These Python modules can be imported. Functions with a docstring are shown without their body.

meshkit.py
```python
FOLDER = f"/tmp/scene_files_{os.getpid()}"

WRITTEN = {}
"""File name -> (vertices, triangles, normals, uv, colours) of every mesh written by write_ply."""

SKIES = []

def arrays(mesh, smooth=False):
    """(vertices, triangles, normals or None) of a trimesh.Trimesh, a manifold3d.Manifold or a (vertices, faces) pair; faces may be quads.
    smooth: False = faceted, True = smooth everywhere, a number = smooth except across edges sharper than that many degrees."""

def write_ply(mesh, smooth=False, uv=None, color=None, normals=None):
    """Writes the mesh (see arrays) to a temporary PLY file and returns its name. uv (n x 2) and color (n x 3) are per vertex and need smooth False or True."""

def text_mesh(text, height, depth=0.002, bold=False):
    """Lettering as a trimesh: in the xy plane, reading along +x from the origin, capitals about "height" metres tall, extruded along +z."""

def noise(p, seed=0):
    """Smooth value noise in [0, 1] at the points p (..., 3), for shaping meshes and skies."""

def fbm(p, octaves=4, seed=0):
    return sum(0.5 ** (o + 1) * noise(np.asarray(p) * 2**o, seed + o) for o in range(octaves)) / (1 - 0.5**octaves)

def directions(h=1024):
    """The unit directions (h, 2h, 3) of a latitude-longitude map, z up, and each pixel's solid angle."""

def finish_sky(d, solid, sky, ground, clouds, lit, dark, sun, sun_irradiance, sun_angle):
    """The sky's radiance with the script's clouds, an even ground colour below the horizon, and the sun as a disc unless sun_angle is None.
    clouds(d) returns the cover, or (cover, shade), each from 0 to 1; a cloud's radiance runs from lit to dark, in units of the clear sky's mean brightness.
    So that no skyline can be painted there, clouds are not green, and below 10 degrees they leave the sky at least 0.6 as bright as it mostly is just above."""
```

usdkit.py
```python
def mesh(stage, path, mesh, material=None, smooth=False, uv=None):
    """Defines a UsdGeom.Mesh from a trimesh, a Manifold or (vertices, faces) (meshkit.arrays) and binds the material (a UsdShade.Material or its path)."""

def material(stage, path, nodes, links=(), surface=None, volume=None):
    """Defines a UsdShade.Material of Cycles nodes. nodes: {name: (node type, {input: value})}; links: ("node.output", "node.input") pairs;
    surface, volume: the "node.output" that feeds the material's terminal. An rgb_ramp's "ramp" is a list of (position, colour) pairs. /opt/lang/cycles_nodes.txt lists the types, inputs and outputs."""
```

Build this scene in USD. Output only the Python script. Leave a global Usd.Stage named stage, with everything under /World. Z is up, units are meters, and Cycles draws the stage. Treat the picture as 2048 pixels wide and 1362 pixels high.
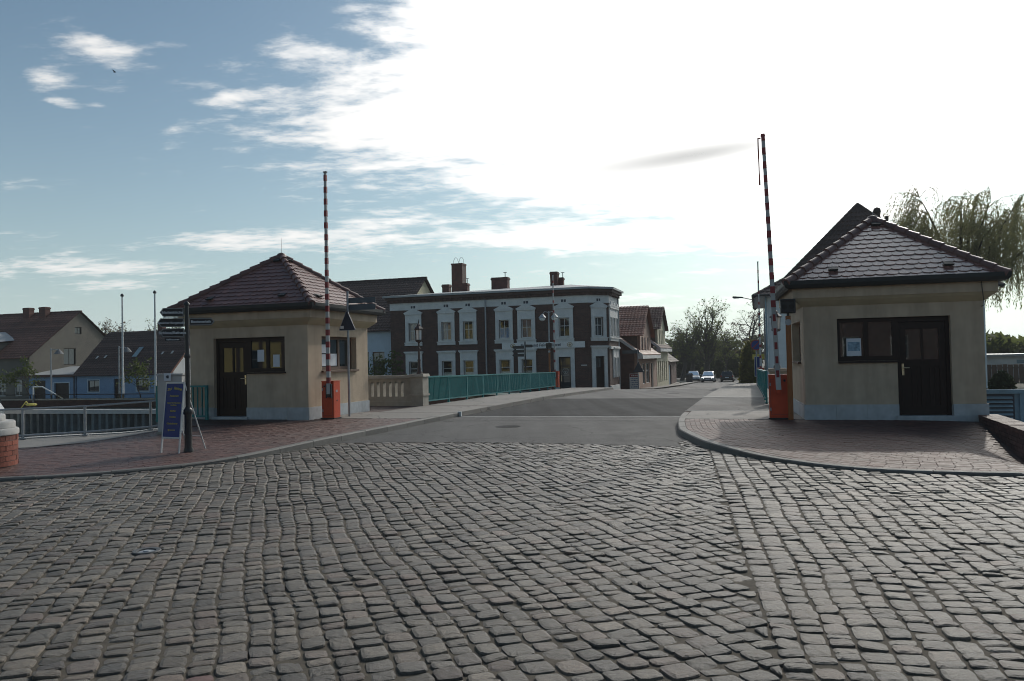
import math, random
import numpy as np, trimesh, shapely
from shapely.geometry import Polygon, LineString, Point, box as sbox
from shapely import affinity
import usdkit, meshkit
from pxr import Usd, UsdGeom, UsdLux, UsdShade, Gf, Sdf, Vt

stage = Usd.Stage.CreateInMemory()
UsdGeom.SetStageUpAxis(stage, 'Z'); UsdGeom.SetStageMetersPerUnit(stage, 1.0)
UsdGeom.Xform.Define(stage, '/World'); UsdGeom.Scope.Define(stage, '/World/Looks')
rng = np.random.default_rng(7); R = random.Random(11)

# ------------------------------------------------------------------ camera
F_PX, PITCH, ROLL = 1555.0, math.radians(1.29), math.atan(.0218)
EYE = np.array([0, 0, 1.62])
fw = np.array([0, math.cos(PITCH), math.sin(PITCH)]); r0 = np.array([1., 0, 0]); u0 = np.cross(r0, fw)
rt = math.cos(ROLL)*r0 - math.sin(ROLL)*u0; up = math.sin(ROLL)*r0 + math.cos(ROLL)*u0
cam = UsdGeom.Camera.Define(stage, '/World/camera')
M = np.eye(4); M[0, :3] = rt; M[1, :3] = up; M[2, :3] = -fw; M[3, :3] = EYE
cam.AddTransformOp().Set(Gf.Matrix4d(*M.ravel().tolist()))
cam.CreateFocalLengthAttr(18.0); cam.CreateHorizontalApertureAttr(18.0*2048/F_PX)
cam.CreateClippingRangeAttr(Gf.Vec2f(0.05, 20000)); cam.CreateExposureAttr(EXPO := -0.45)

# ------------------------------------------------------------------ sky and sun
SUN_AZ, SUN_EL = math.radians(32), math.radians(32)
sdir = np.array([math.sin(SUN_AZ)*math.cos(SUN_EL), math.cos(SUN_AZ)*math.cos(SUN_EL), math.sin(SUN_EL)])
SKY_STRENGTH, SUN_INT = 0.13, 0.5
HAZE = .00025

class NG:
    """small helper that collects shader nodes and links"""
    def __init__(s): s.n, s.l, s.k = {}, [], 0
    def add(s, kind, out, inputs=None, **links):
        s.k += 1; name = f'{kind[:6]}{s.k}'
        s.n[name] = (kind, inputs or {})
        for k, v in links.items(): s.l.append((v, f'{name}.{k}'))
        return f'{name}.{out}'
    def m(s, op, a, b=None, c=None):
        inp, lk = {'math_type': op}, {}
        for key, val in (('value1', a), ('value2', b), ('value3', c)):
            if val is None: continue
            if isinstance(val, str): lk[key] = val
            else: inp[key] = float(val)
        return s.add('math', 'value', inp, **lk)

def build_sky():
    g = NG()
    sky = g.add('sky_texture', 'color', {'sky_type': 'single_scattering', 'sun_disc': False, 'sun_elevation': SUN_EL, 'sun_rotation': SUN_AZ,
                                         'air_density': 1.0, 'aerosol_density': 1.3, 'ozone_density': 1.0, 'altitude': 20.0})
    sky = g.add('vector_math', 'vector', {'math_type': 'multiply', 'vector2': (.70, .84, .84)}, vector1=sky)
    d = g.add('vector_math', 'vector', {'math_type': 'normalize'}, vector1=g.add('geometry', 'position'))
    x, y, z = [g.add('separate_xyz', o, {}, vector=d) for o in 'xyz']
    az = g.m('arctan2', x, y); el = g.m('arcsine', z)
    zz = g.m('add', g.m('maximum', z, 0.0), 0.10)
    P = g.add('combine_xyz', 'vector', {'z': 0.0}, x=g.m('divide', x, zz), y=g.m('divide', y, zz))
    n1 = g.add('noise_texture', 'fac', {'scale': 1.7, 'detail': 9.0, 'roughness': .64, 'distortion': .3}, vector=g.add('mapping', 'vector', {'rotation': (0, 0, .15), 'scale': (1.0, 1.9, 1)}, vector=P))
    n2 = g.add('noise_texture', 'fac', {'scale': 7.5, 'detail': 6.0, 'roughness': .62}, vector=g.add('mapping', 'vector', {'rotation': (0, 0, .3), 'scale': (1.0, 1.6, 1)}, vector=P))
    nz = g.m('add', g.m('multiply', n1, .6), g.m('multiply', n2, .4))
    def blob(px, py, sx, sy, ang=0., p=1.0):
        """soft ellipse round the sky direction that stands at px, py of the photograph"""
        r = fw + (px-1024)/F_PX*rt - (py-681)/F_PX*up; r /= np.linalg.norm(r)
        a0, e0 = math.atan2(r[0], r[1]), math.asin(r[2])
        da, de = g.m('subtract', az, a0), g.m('subtract', el, e0)
        c, s = math.cos(ang), math.sin(ang)
        u = g.m('divide', g.m('add', g.m('multiply', da, c), g.m('multiply', de, s)), sx/F_PX)
        v = g.m('divide', g.m('subtract', g.m('multiply', de, c), g.m('multiply', da, s)), sy/F_PX)
        q = g.m('add', g.m('multiply', u, u), g.m('multiply', v, v))
        return g.m('multiply', g.m('exponent', g.m('multiply', q, -1.0)), p)
    bias = None
    for b in BLOBS:
        q = blob(*b); bias = q if bias is None else g.m('add', bias, q)
    val = g.m('add', g.m('multiply', g.m('subtract', nz, .5), 3.0), bias)
    cover = g.add('map_range', 'result', {'range_type': 'smoothstep', 'from_min': .20, 'from_max': .86, 'to_min': 0., 'to_max': 1.0, 'clamp': True}, value=val)
    sund = g.add('vector_math', 'value', {'math_type': 'dot_product', 'vector2': tuple(sdir)}, vector1=d)
    glow = g.m('power', g.m('maximum', sund, 0.0), 7.0)
    glow2 = g.m('power', g.m('maximum', sund, 0.0), 30.0)
    base_b = g.m('add', g.m('add', CLOUD_B, g.m('multiply', glow, CLOUD_G)), g.m('multiply', glow2, CLOUD_G*1.6))
    dark = blob(1400, 308, 230, 22, .08, 1.0)
    bright = g.m('multiply', base_b, g.m('subtract', 1.0, g.m('multiply', dark, .60)))
    cloudc = g.add('vector_math', 'vector', {'math_type': 'scale', 'vector1': (1.0, .985, .96)}, scale=bright)
    # thin veil round the sun
    veil = g.m('minimum', g.m('multiply', g.m('power', g.m('maximum', sund, 0.0), 15.0), .9), .93)
    low = g.m('multiply', g.m('exponent', g.m('multiply', g.m('maximum', z, 0.0), -7.0)), .85)
    veilc = g.add('vector_math', 'vector', {'math_type': 'scale', 'vector1': (.80, .97, 1.0)}, scale=g.m('multiply', base_b, .80))
    sky2 = g.add('mix_color', 'result', {'use_clamp': False, 'use_clamp_result': False}, fac=g.m('maximum', veil, low), a=sky, b=veilc)
    mix = g.add('mix_color', 'result', {'use_clamp': False, 'use_clamp_result': False}, fac=g.m('multiply', cover, .93), a=sky2, b=cloudc)
    bg = g.add('background_shader', 'background', {'strength': SKY_STRENGTH}, color=mix)
    return usdkit.material(stage, '/World/Looks/sky', g.n, g.l, surface=bg)
CLOUD_B, CLOUD_G = 10.0, 14.0
BLOBS = [(1750, -620, 800, 560, 0, 1.1), (1580, 20, 560, 260, 0, 1.25), (1180, 200, 400, 120, .16, .75), (760, 235, 270, 80, .2, .55), (980, 60, 150, 90, .3, .5), (1580, 330, 450, 70, .03, .8),
         (1860, 130, 330, 200, 0, .45), (900, 478, 420, 20, .02, .52), (1330, 470, 330, 22, .03, .5), (480, 480, 190, 16, 0, .5), (740, 440, 150, 16, .1, .38),
         (190, 92, 66, 30, -.15, .62), (97, 152, 40, 20, .2, .48), (120, 205, 42, 11, -.1, .5), (205, 214, 24, 8, -.1, .4), (470, 192, 44, 16, .2, .42), (120, 532, 210, 24, .03, .52), (590, 105, 40, 22, 0, .3), (660, 104, 40, 20, 0, .28),
         (210, 568, 100, 9, .06, .42), (1330, 612, 250, 9, .02, .5), (1290, 590, 90, 6, .05, .35), (1600, 480, 200, 20, .02, .4), (10, 578, 20, 8, 0, .3)]
dome = UsdLux.DomeLight.Define(stage, '/World/sky')
dome.GetPrim().SetCustomDataByKey('kind', 'structure')
UsdShade.MaterialBindingAPI.Apply(dome.GetPrim()).Bind(build_sky())
sun = UsdLux.DistantLight.Define(stage, '/World/sun')
sun.CreateNormalizeAttr(True); sun.CreateIntensityAttr(SUN_INT); sun.CreateAngleAttr(1.0); sun.CreateColorAttr(Gf.Vec3f(1, .95, .86))
zz = sdir; xx = np.cross([0, 0, 1.], zz); xx /= np.linalg.norm(xx); yy = np.cross(zz, xx)
SM = np.eye(4); SM[0, :3] = xx; SM[1, :3] = yy; SM[2, :3] = zz
sun.AddTransformOp().Set(Gf.Matrix4d(*SM.ravel().tolist()))

# ------------------------------------------------------------------ prim helpers
used = {}
def uniq(parent, name):
    k = (parent, name); c = used.get(k, 0); used[k] = c+1
    return name if c == 0 else f'{name}_{c:03d}'
def meta(path, **kw):
    p = stage.GetPrimAtPath(path)
    for k, v in kw.items():
        if v: p.SetCustomDataByKey(k, v)
def thing(name, label, cat, xy=(0, 0), z=0., rz=0., group=None, kind=None):
    path = '/World/' + uniq('/World', name)
    x = UsdGeom.Xform.Define(stage, path)
    x.AddTranslateOp().Set(Gf.Vec3d(float(xy[0]), float(xy[1]), float(z)))
    x.AddRotateZOp().Set(math.degrees(rz))
    meta(path, label=label, category=cat, group=group, kind=kind)
    return path
def struct(name, label=None, kind='structure', cat=None):
    path = '/World/' + uniq('/World', name); UsdGeom.Xform.Define(stage, path); meta(path, label=label, kind=kind, category=cat); return path
def copy_of(src, label, xy, z=0., rz=0., group=None):
    name = src.split('/')[-1]; base = name.rstrip('0123456789').rstrip('_') if name[-3:].isdigit() else name
    path = '/World/' + uniq('/World', base)
    x = UsdGeom.Xform.Define(stage, path)
    p = x.GetPrim(); p.GetReferences().AddInternalReference(src)
    x.ClearXformOpOrder()
    x.GetPrim().GetAttribute('xformOp:translate').Set(Gf.Vec3d(float(xy[0]), float(xy[1]), float(z)))
    x.GetPrim().GetAttribute('xformOp:rotateZ').Set(math.degrees(rz))
    x.SetXformOpOrder([UsdGeom.XformOp(p.GetAttribute('xformOp:translate')), UsdGeom.XformOp(p.GetAttribute('xformOp:rotateZ'))])
    p.SetInstanceable(True)
    c = stage.GetPrimAtPath(src).GetCustomData()
    meta(path, label=label, category=c.get('category'), group=group or c.get('group'))
    return path

class MB:
    """collects triangles for one mesh"""
    def __init__(s): s.v, s.f, s.t, s.n = [], [], [], 0
    def add(s, v, f, tone=.5):
        v = np.asarray(v, float).reshape(-1, 3); f = np.asarray(f, int)
        if f.shape[1] == 4: f = np.vstack([f[:, :3], f[:, [0, 2, 3]]])
        s.v.append(v); s.f.append(f+s.n); s.n += len(v); s.t.append(np.full(len(v), tone)); return s
    def box(s, x0, x1, y0, y1, z0, z1, tone=.5):
        v = [(x, y, z) for z in (z0, z1) for x, y in ((x0, y0), (x1, y0), (x1, y1), (x0, y1))]
        return s.add(v, [[3, 2, 1, 0], [4, 5, 6, 7], [0, 1, 5, 4], [1, 2, 6, 5], [2, 3, 7, 6], [3, 0, 4, 7]], tone)
    def hexa(s, v8, tone=.5):
        return s.add(v8, [[3, 2, 1, 0], [4, 5, 6, 7], [0, 1, 5, 4], [1, 2, 6, 5], [2, 3, 7, 6], [3, 0, 4, 7]], tone)
    def cyl(s, p0, p1, r0, r1=None, n=10, cap=True):
        r1 = r0 if r1 is None else r1
        p0, p1 = np.asarray(p0, float), np.asarray(p1, float); t = p1-p0; t /= np.linalg.norm(t)+1e-12
        a = np.cross(t, [0, 0, 1.] if abs(t[2]) < .9 else [1., 0, 0]); a /= np.linalg.norm(a); b = np.cross(t, a)
        an = np.arange(n)*2*np.pi/n; c = np.cos(an)[:, None]*a+np.sin(an)[:, None]*b
        v = np.vstack([p0+r0*c, p1+r1*c]); i = np.arange(n); j = (i+1) % n
        f = np.stack([i, j, j+n, i+n], 1); f = np.vstack([f[:, :3], f[:, [0, 2, 3]]])
        if cap:
            v = np.vstack([v, p0, p1]); f = np.vstack([f, np.stack([j, i, np.full(n, 2*n)], 1), np.stack([i+n, j+n, np.full(n, 2*n+1)], 1)])
        return s.add(v, f)
    def path(s, pts, r, n=8):
        for a, b in zip(pts[:-1], pts[1:]): s.cyl(a, b, r, n=n)
        return s
    def lathe(s, prof, xy=(0, 0), n=24):
        an = np.arange(n)*2*np.pi/n; v = []; f = []
        for r, z in prof: v += [(xy[0]+r*math.cos(a), xy[1]+r*math.sin(a), z) for a in an]
        for k in range(len(prof)-1):
            for i in range(n):
                j = (i+1) % n; f.append([k*n+i, k*n+j, (k+1)*n+j, (k+1)*n+i])
        return s.add(v, f)
    def tm(s, mesh, tone=.5): return s.add(mesh.vertices, mesh.faces, tone)
    def prism(s, poly, z0, z1, tone=.5):
        for p in getattr(poly, 'geoms', [poly]):
            if p.is_empty or p.area < 1e-6: continue
            m = trimesh.creation.extrude_polygon(p, z1-z0, engine='earcut'); m.apply_translation([0, 0, z0]); s.tm(m, tone)
        return s
    def fbox(s, fr, a0, a1, z0, z1, o0, o1, tone=.5):
        v = [fr.p(a, z, o) for z in (z0, z1) for a, o in ((a0, o1), (a1, o1), (a1, o0), (a0, o0))]
        return s.hexa(v, tone)
    def fpoly(s, fr, poly, o0, o1, tone=.5):
        for p in getattr(poly, 'geoms', [poly]):
            if p.is_empty or p.area < 1e-6: continue
            m = trimesh.creation.extrude_polygon(p, abs(o1-o0), engine='earcut'); q = m.vertices
            v = np.array([fr.p(a, z, max(o0, o1)-d) for a, z, d in q]); s.add(v, m.faces, tone)
        return s
    def mesh(s): return np.vstack(s.v), np.vstack(s.f)
class Fr:
    """a facade: origin at its left end seen from outside, a runs to the right, z up, o outwards"""
    def __init__(s, o, d, z=0.):
        s.o = np.array([o[0], o[1], z], float); d = np.array(d, float); s.d = d/np.linalg.norm(d); s.n = np.array([s.d[1], -s.d[0]])
    def p(s, a, z, o=0.): return (s.o[0]+s.d[0]*a+s.n[0]*o, s.o[1]+s.d[1]*a+s.n[1]*o, s.o[2]+z)
def fr2(p0, p1, z=0.): return Fr(p0, (p1[0]-p0[0], p1[1]-p0[1]), z)

def part(parent, name, mb, mat, label=None, smooth=False, tone=False, kind=None):
    path = parent + '/' + uniq(parent, name)
    v, f = mb.mesh() if isinstance(mb, MB) else (mb.vertices, mb.faces)
    m = usdkit.mesh(stage, path, (v, f), mat, smooth=smooth)
    if tone:
        tv = np.concatenate(mb.t).astype(np.float32); n = len(m.GetPointsAttr().Get())
        if n != len(tv): tv = np.full(n, tv[0], np.float32)              # smooth shading has split vertices: such meshes have one tone
        UsdGeom.PrimvarsAPI(m).CreatePrimvar('tone', Sdf.ValueTypeNames.FloatArray, 'vertex').Set(Vt.FloatArray.FromNumpy(tv))
    meta(path, label=label, kind=kind)
    return path
def solo(name, mb, mat, label, cat, group=None, kind=None, smooth=False, tone=False):
    p = part('/World', name, mb, mat, smooth=smooth, tone=tone); meta(p, label=label, category=cat, group=group, kind=kind); return p

# ------------------------------------------------------------------ materials
def mat(name, col, rough=.6, var=.12, scale=6., bump=0., bscale=40., metal=0., spec=.5, coord='position', tone=0., alt=None, coat=0., streak=None, crack=0., runs=0.):
    g = NG(); col = np.array(col, float)
    pos = g.add('geometry', 'position') if coord == 'position' else g.add('texture_coordinate', 'object')
    n = g.add('noise_texture', 'fac', {'scale': scale, 'detail': 5., 'roughness': .6}, vector=pos)
    lo, hi = col*(1-var), np.minimum(col*(1+var), 1)
    c = g.add('rgb_ramp', 'color', {'ramp': [(.28, tuple(lo)), (.72, tuple(hi))]}, fac=n)
    if alt is not None:
        n3 = g.add('noise_texture', 'fac', {'scale': scale*.23, 'detail': 6., 'roughness': .65}, vector=pos)
        fac = g.add('map_range', 'result', {'from_min': .45, 'from_max': .7, 'to_min': 0., 'to_max': .8, 'clamp': True}, value=n3)
        c = g.add('mix_color', 'result', {'b': tuple(alt)}, fac=fac, a=c)
    if streak:                                                         # tyre tracks drawn out along the bridge
        q = g.add('mapping', 'vector', {'rotation': (0, 0, math.radians(17.5)), 'scale': (1.5, .05, 1.)}, vector=pos)
        ns = g.add('noise_texture', 'fac', {'scale': 1.0, 'detail': 4., 'roughness': .55}, vector=q)
        k = g.add('map_range', 'result', {'from_min': .36, 'from_max': .62, 'to_min': 1-streak, 'to_max': 1+streak*.5, 'clamp': True}, value=ns)
        c = g.add('vector_math', 'vector', {'math_type': 'scale'}, vector1=c, scale=k)
    if crack:
        w = g.add('noise_texture', 'color', {'scale': 1.7, 'detail': 4.}, vector=pos)
        q = g.add('vector_math', 'vector', {'math_type': 'multiply_add', 'vector2': (.9, .9, .9)}, vector1=w, vector3=pos)
        vo = g.add('voronoi_texture', 'distance', {'feature': 'distance_to_edge', 'scale': crack}, vector=q)
        k = g.add('map_range', 'result', {'from_min': .002, 'from_max': .012, 'to_min': .45, 'to_max': 1.0, 'clamp': True}, value=vo)
        c = g.add('vector_math', 'vector', {'math_type': 'scale'}, vector1=c, scale=k)
    if runs:                                                           # rain runs down a wall
        q = g.add('mapping', 'vector', {'scale': (2.6, 2.6, .35)}, vector=pos)
        ns = g.add('noise_texture', 'fac', {'scale': 1.0, 'detail': 6., 'roughness': .7}, vector=q)
        k = g.add('map_range', 'result', {'from_min': .38, 'from_max': .58, 'to_min': 1-runs, 'to_max': 1.0, 'clamp': True}, value=ns)
        c = g.add('vector_math', 'vector', {'math_type': 'scale'}, vector1=c, scale=k)
    if tone:
        t = g.add('attribute', 'fac', {'attribute': 'tone'})
        k = g.m('add', g.m('multiply', t, 2*tone), 1-tone)
        c = g.add('vector_math', 'vector', {'math_type': 'scale'}, vector1=c, scale=k)
    lk = {'base_color': c}
    if bump:
        nb = g.add('noise_texture', 'fac', {'scale': bscale, 'detail': 4., 'roughness': .6}, vector=pos)
        lk['normal'] = g.add('bump', 'normal', {'strength': min(1., bump), 'distance': .012}, height=nb)
    rn = g.add('map_range', 'result', {'from_min': .3, 'from_max': .7, 'to_min': max(0.05, rough-.08), 'to_max': min(1, rough+.08)}, value=n)
    b = g.add('principled_bsdf', 'BSDF', {'metallic': metal, 'specular_ior_level': spec, 'coat_weight': coat, 'coat_roughness': .12 if name == 'roof_tile' else .03}, roughness=rn, **lk)
    return usdkit.material(stage, f'/World/Looks/{name}', g.n, g.l, surface=b)
def mat_glass(name, tint=(.012, .016, .018), clear=.0, ior=1.85):
    g = NG(); fac = g.add('fresnel', 'fac', {'IOR': ior})              # double glazing reflects more than one pane
    gl = g.add('glossy_bsdf', 'BSDF', {'color': (.9, .93, .95), 'roughness': .02})
    base = g.add('transparent_bsdf', 'BSDF', {'color': (.92, .95, .95)}) if clear else g.add('diffuse_bsdf', 'BSDF', {'color': tint})
    return usdkit.material(stage, f'/World/Looks/{name}', g.n, g.l, surface=g.add('mix_closure', 'closure', {}, fac=fac, closure1=base, closure2=gl))
def mat_leaf(name, col, var=.3, trans=.35):
    g = NG(); col = np.array(col)
    n = g.add('geometry', 'random_per_island')
    c = g.add('rgb_ramp', 'color', {'ramp': [(0, tuple(col*(1-var))), (.6, tuple(col)), (1, tuple(col*(1+var*1.3)))]}, fac=n)
    d = g.add('principled_bsdf', 'BSDF', {'roughness': .55, 'specular_ior_level': .3}, base_color=c)
    t = g.add('translucent_bsdf', 'BSDF', {}, color=c)
    return usdkit.material(stage, f'/World/Looks/{name}', g.n, g.l, surface=g.add('mix_closure', 'closure', {'fac': trans}, closure1=d, closure2=t))
def mat_brick(name, c1, c2, mortar, rz, scale=1., w=.25, h=.08, rough=.75):
    """brickwork of a far-off vertical wall that faces along rz: u runs along the wall, v is the height"""
    g = NG(); pos = g.add('geometry', 'position')
    x, y, z = [g.add('separate_xyz', o, {}, vector=pos) for o in 'xyz']
    u = g.m('add', g.m('multiply', x, math.cos(rz)), g.m('multiply', y, math.sin(rz)))
    n = g.add('noise_texture', 'fac', {'scale': 2.2, 'detail': 5.}, vector=pos)
    v = g.add('combine_xyz', 'vector', {'z': 0.}, x=u, y=z)
    b = g.add('brick_texture', 'color', {'scale': 1., 'brick_width': w, 'row_height': h, 'mortar_size': .008, 'color1': c1, 'color2': c2, 'mortar': mortar, 'bias': -.1}, vector=v)
    c = g.add('mix_color', 'result', {'blend_type': 'multiply', 'fac': .6}, a=b, b=g.add('rgb_ramp', 'color', {'ramp': [(.3, (.6, .6, .6)), (.7, (1, 1, 1))]}, fac=n))
    s = g.add('principled_bsdf', 'BSDF', {'roughness': rough, 'specular_ior_level': .3}, base_color=c)
    return usdkit.material(stage, f'/World/Looks/{name}', g.n, g.l, surface=s)
PLASTER = mat('beige_plaster', (.47, .37, .27), .85, .10, 3., .55, 130., spec=.2, alt=(.41, .32, .235), runs=.16)
FRIEZE = mat('ochre_plaster', (.42, .345, .23), .85, .1, 3., .4, 130., spec=.2)
PLINTH = mat('plinth_slab', (.40, .42, .43), .55, .12, 9., .1, 60., alt=(.30, .31, .31), runs=.12)
WOOD = mat('dark_wood', (.020, .010, .007), .5, .3, 14., .25, 60., spec=.3)
WOOD2 = mat('brown_wood', (.10, .055, .035), .5, .2, 14., .2, 60.)
TILE = mat('roof_tile', (.17, .08, .066), .22, .2, 5., .05, 60., tone=.28, spec=1., coat=1.)
TILE2 = mat('matt_roof_tile', (.14, .066, .055), .42, .2, 5., .1, 60., tone=.28, spec=.5); TILER = mat('ridge_tile', (.125, .062, .052), .45, .2, 6., .15, 60., tone=.2)
OLDTILE = mat('old_red_tile', (.115, .056, .042), .7, .3, 2.5, .2, 40., tone=.3, spec=.3)
OLDTILE2 = mat('warm_red_tile', (.26, .11, .07), .6, .25, 2.5, .2, 40., tone=.3, spec=.4)
DARKTILE = mat('brown_tile', (.062, .038, .032), .65, .25, 2.5, .2, 40., tone=.3, spec=.3)
GUTTER = mat('gutter_metal', (.016, .018, .018), .55, .2, 8.)
ORANGE = mat('orange_paint', (.50, .055, .012), .42, .12, 7., .05, 90., alt=(.42, .045, .011))
ORANGE2 = mat('amber_paint', (.24, .075, .012), .5, .12, 7.)
RED = mat('red_paint', (.21, .022, .022), .55, .12, 8.)
WHITE = mat('white_paint', (.62, .62, .60), .5, .08, 8.); BOOMW = mat('dusty_white', (.40, .40, .385), .6, .15, 5., alt=(.32, .31, .29))
GREYW = mat('aged_white', (.57, .57, .55), .7, .1, 3., .1)
STUCCO = mat('white_stucco', (.60, .62, .62), .8, .08, 3., .1, 60.)
TEAL = mat('teal_paint', (.008, .15, .155), .42, .2, 6., .08, 80.)
CONC = mat('weathered_concrete', (.33, .30, .25), .85, .18, 4., .4, 50., alt=(.22, .20, .17))
PALECONC = mat('pale_concrete', (.42, .41, .39), .8, .12, 5., .3, 60.)
STEEL = mat('galvanised_steel', (.29, .30, .31), .5, .14, 9., metal=.4); DULLSTEEL = mat('dull_steel', (.12, .125, .13), .7, .14, 9.)
CASTIRON = mat('worn_cast_iron', (.06, .058, .056), .5, .25, 30., .3, 90.); IRON = mat('black_iron', (.018, .017, .018), .38, .2, 20., .1)
BROWNIRON = mat('brown_iron', (.05, .03, .026), .45, .2, 20.)
GLASS = mat_glass('window_glass'); GLASSC = mat_glass('clear_glass', clear=1); GLASSW = mat_glass('house_window_glass', clear=1, ior=1.5)
BRASS = mat('brass', (.75, .62, .40), .35, .1, 20., metal=.9)
BLUE = mat('sign_blue', (.009, .032, .16), .5, .15, 8.)
YEL = mat('yellow_print', (.40, .34, .07), .6, .1, 8.)
YELP = mat('yellow_paint', (.60, .50, .10), .6, .15, 8.)
OCHRE = mat('ochre_print', (.30, .20, .05), .6, .1, 8.); INK = mat('dark_ink', (.03, .035, .05), .6, .1, 8.)
PAPER = mat('paper', (.58, .60, .63), .8, .05, 8.)
CURT = mat('curtain', (.42, .42, .38), .9, .15, 9.)
BLIND = mat('frosted_blind', (.07, .075, .07), .9, .12, 9.); CURTB = mat('blue_curtain', (.16, .34, .60), .9, .12, 9.)
CURTR = mat('rose_curtain', (.42, .27, .23), .9, .15, 9.)
ROOM = mat('room_dark', (.03, .026, .022), .9, .2, 3.)
ASPH = mat('asphalt', (.066, .063, .060), .75, .14, 1.3, .8, 190., spec=.35, alt=(.055, .054, .053), streak=.25, crack=.35)
ASPHD = mat('asphalt_new', (.026, .027, .028), .85, .16, 1.1, .8, 190., spec=.2, alt=(.034, .034, .035), streak=.5)
ASPHL = mat('asphalt_worn', (.105, .098, .090), .8, .12, .6, .7, 150., alt=(.085, .082, .08), streak=.3, crack=.3)
WALK = mat('sidewalk_slab', (.19, .172, .15), .75, .12, 2., .5, 120., alt=(.15, .14, .125), crack=.3)
KERB = mat('kerb_granite', (.135, .128, .115), .7, .18, 12., .5, 90., tone=.2)
def mat_sett():
    g = NG(); pos = g.add('geometry', 'position'); t = g.add('attribute', 'fac', {'attribute': 'tone'})
    h = g.m('fraction', g.m('multiply', t, 23.7))
    c = g.add('rgb_ramp', 'color', {'ramp': [(0, (.134, .108, .080)), (.25, (.148, .126, .098)), (.5, (.124, .107, .087)), (.72, (.166, .136, .102)), (.86, (.160, .114, .086)), (1, (.114, .100, .084))]}, fac=h)
    sp = g.add('noise_texture', 'fac', {'scale': 150., 'detail': 3., 'roughness': .8}, vector=pos); n2 = g.add('noise_texture', 'fac', {'scale': 26., 'detail': 5., 'roughness': .65}, vector=pos)
    k = g.m('multiply', g.add('map_range', 'result', {'from_min': .34, 'from_max': .66, 'to_min': .62, 'to_max': 1.42}, value=sp), g.add('map_range', 'result', {'from_min': .32, 'from_max': .68, 'to_min': .72, 'to_max': 1.22}, value=n2))
    k = g.m('multiply', k, g.m('add', g.m('multiply', t, .70), .46))
    nl = g.add('noise_texture', 'fac', {'scale': .55, 'detail': 4.}, vector=pos); k = g.m('multiply', k, g.add('map_range', 'result', {'from_min': .35, 'from_max': .65, 'to_min': .84, 'to_max': 1.14, 'clamp': True}, value=nl))
    c = g.add('vector_math', 'vector', {'math_type': 'scale'}, vector1=c, scale=k)
    ht = g.m('add', g.m('multiply', n2, 1.6), sp); nb = g.add('bump', 'normal', {'strength': .75, 'distance': .008}, height=ht)
    rn = g.add('map_range', 'result', {'from_min': .3, 'from_max': .7, 'to_min': .38, 'to_max': .58}, value=n2)
    return usdkit.material(stage, '/World/Looks/cobble_granite', g.n, g.l, surface=g.add('principled_bsdf', 'BSDF', {'specular_ior_level': .45}, base_color=c, roughness=rn, normal=nb))
COBBLE = mat_sett()
COBRED = mat('cobble_red', (.19, .10, .085), .55, .2, 42., .6, 140., tone=.3)
JOINT = mat('joint_sand', (.118, .10, .078), .95, .25, 18., .8, 150., spec=.2, alt=(.085, .076, .06))
PBRICK = mat('paving_brick', (.082, .037, .028), .55, .2, 9., .4, 110., tone=.34, spec=.4, alt=(.072, .041, .034))
PBRICK2 = mat('pale_paving_brick', (.10, .046, .036), .62, .16, 9., .4, 110., tone=.3, spec=.35, alt=(.088, .050, .041))
MORTAR = mat('mortar', (.095, .068, .058), .95, .2, 20., .4, 100.)
REDBRICK = mat('red_brick', (.22, .065, .04), .8, .18, 20., .4, 120., tone=.3)
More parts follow.
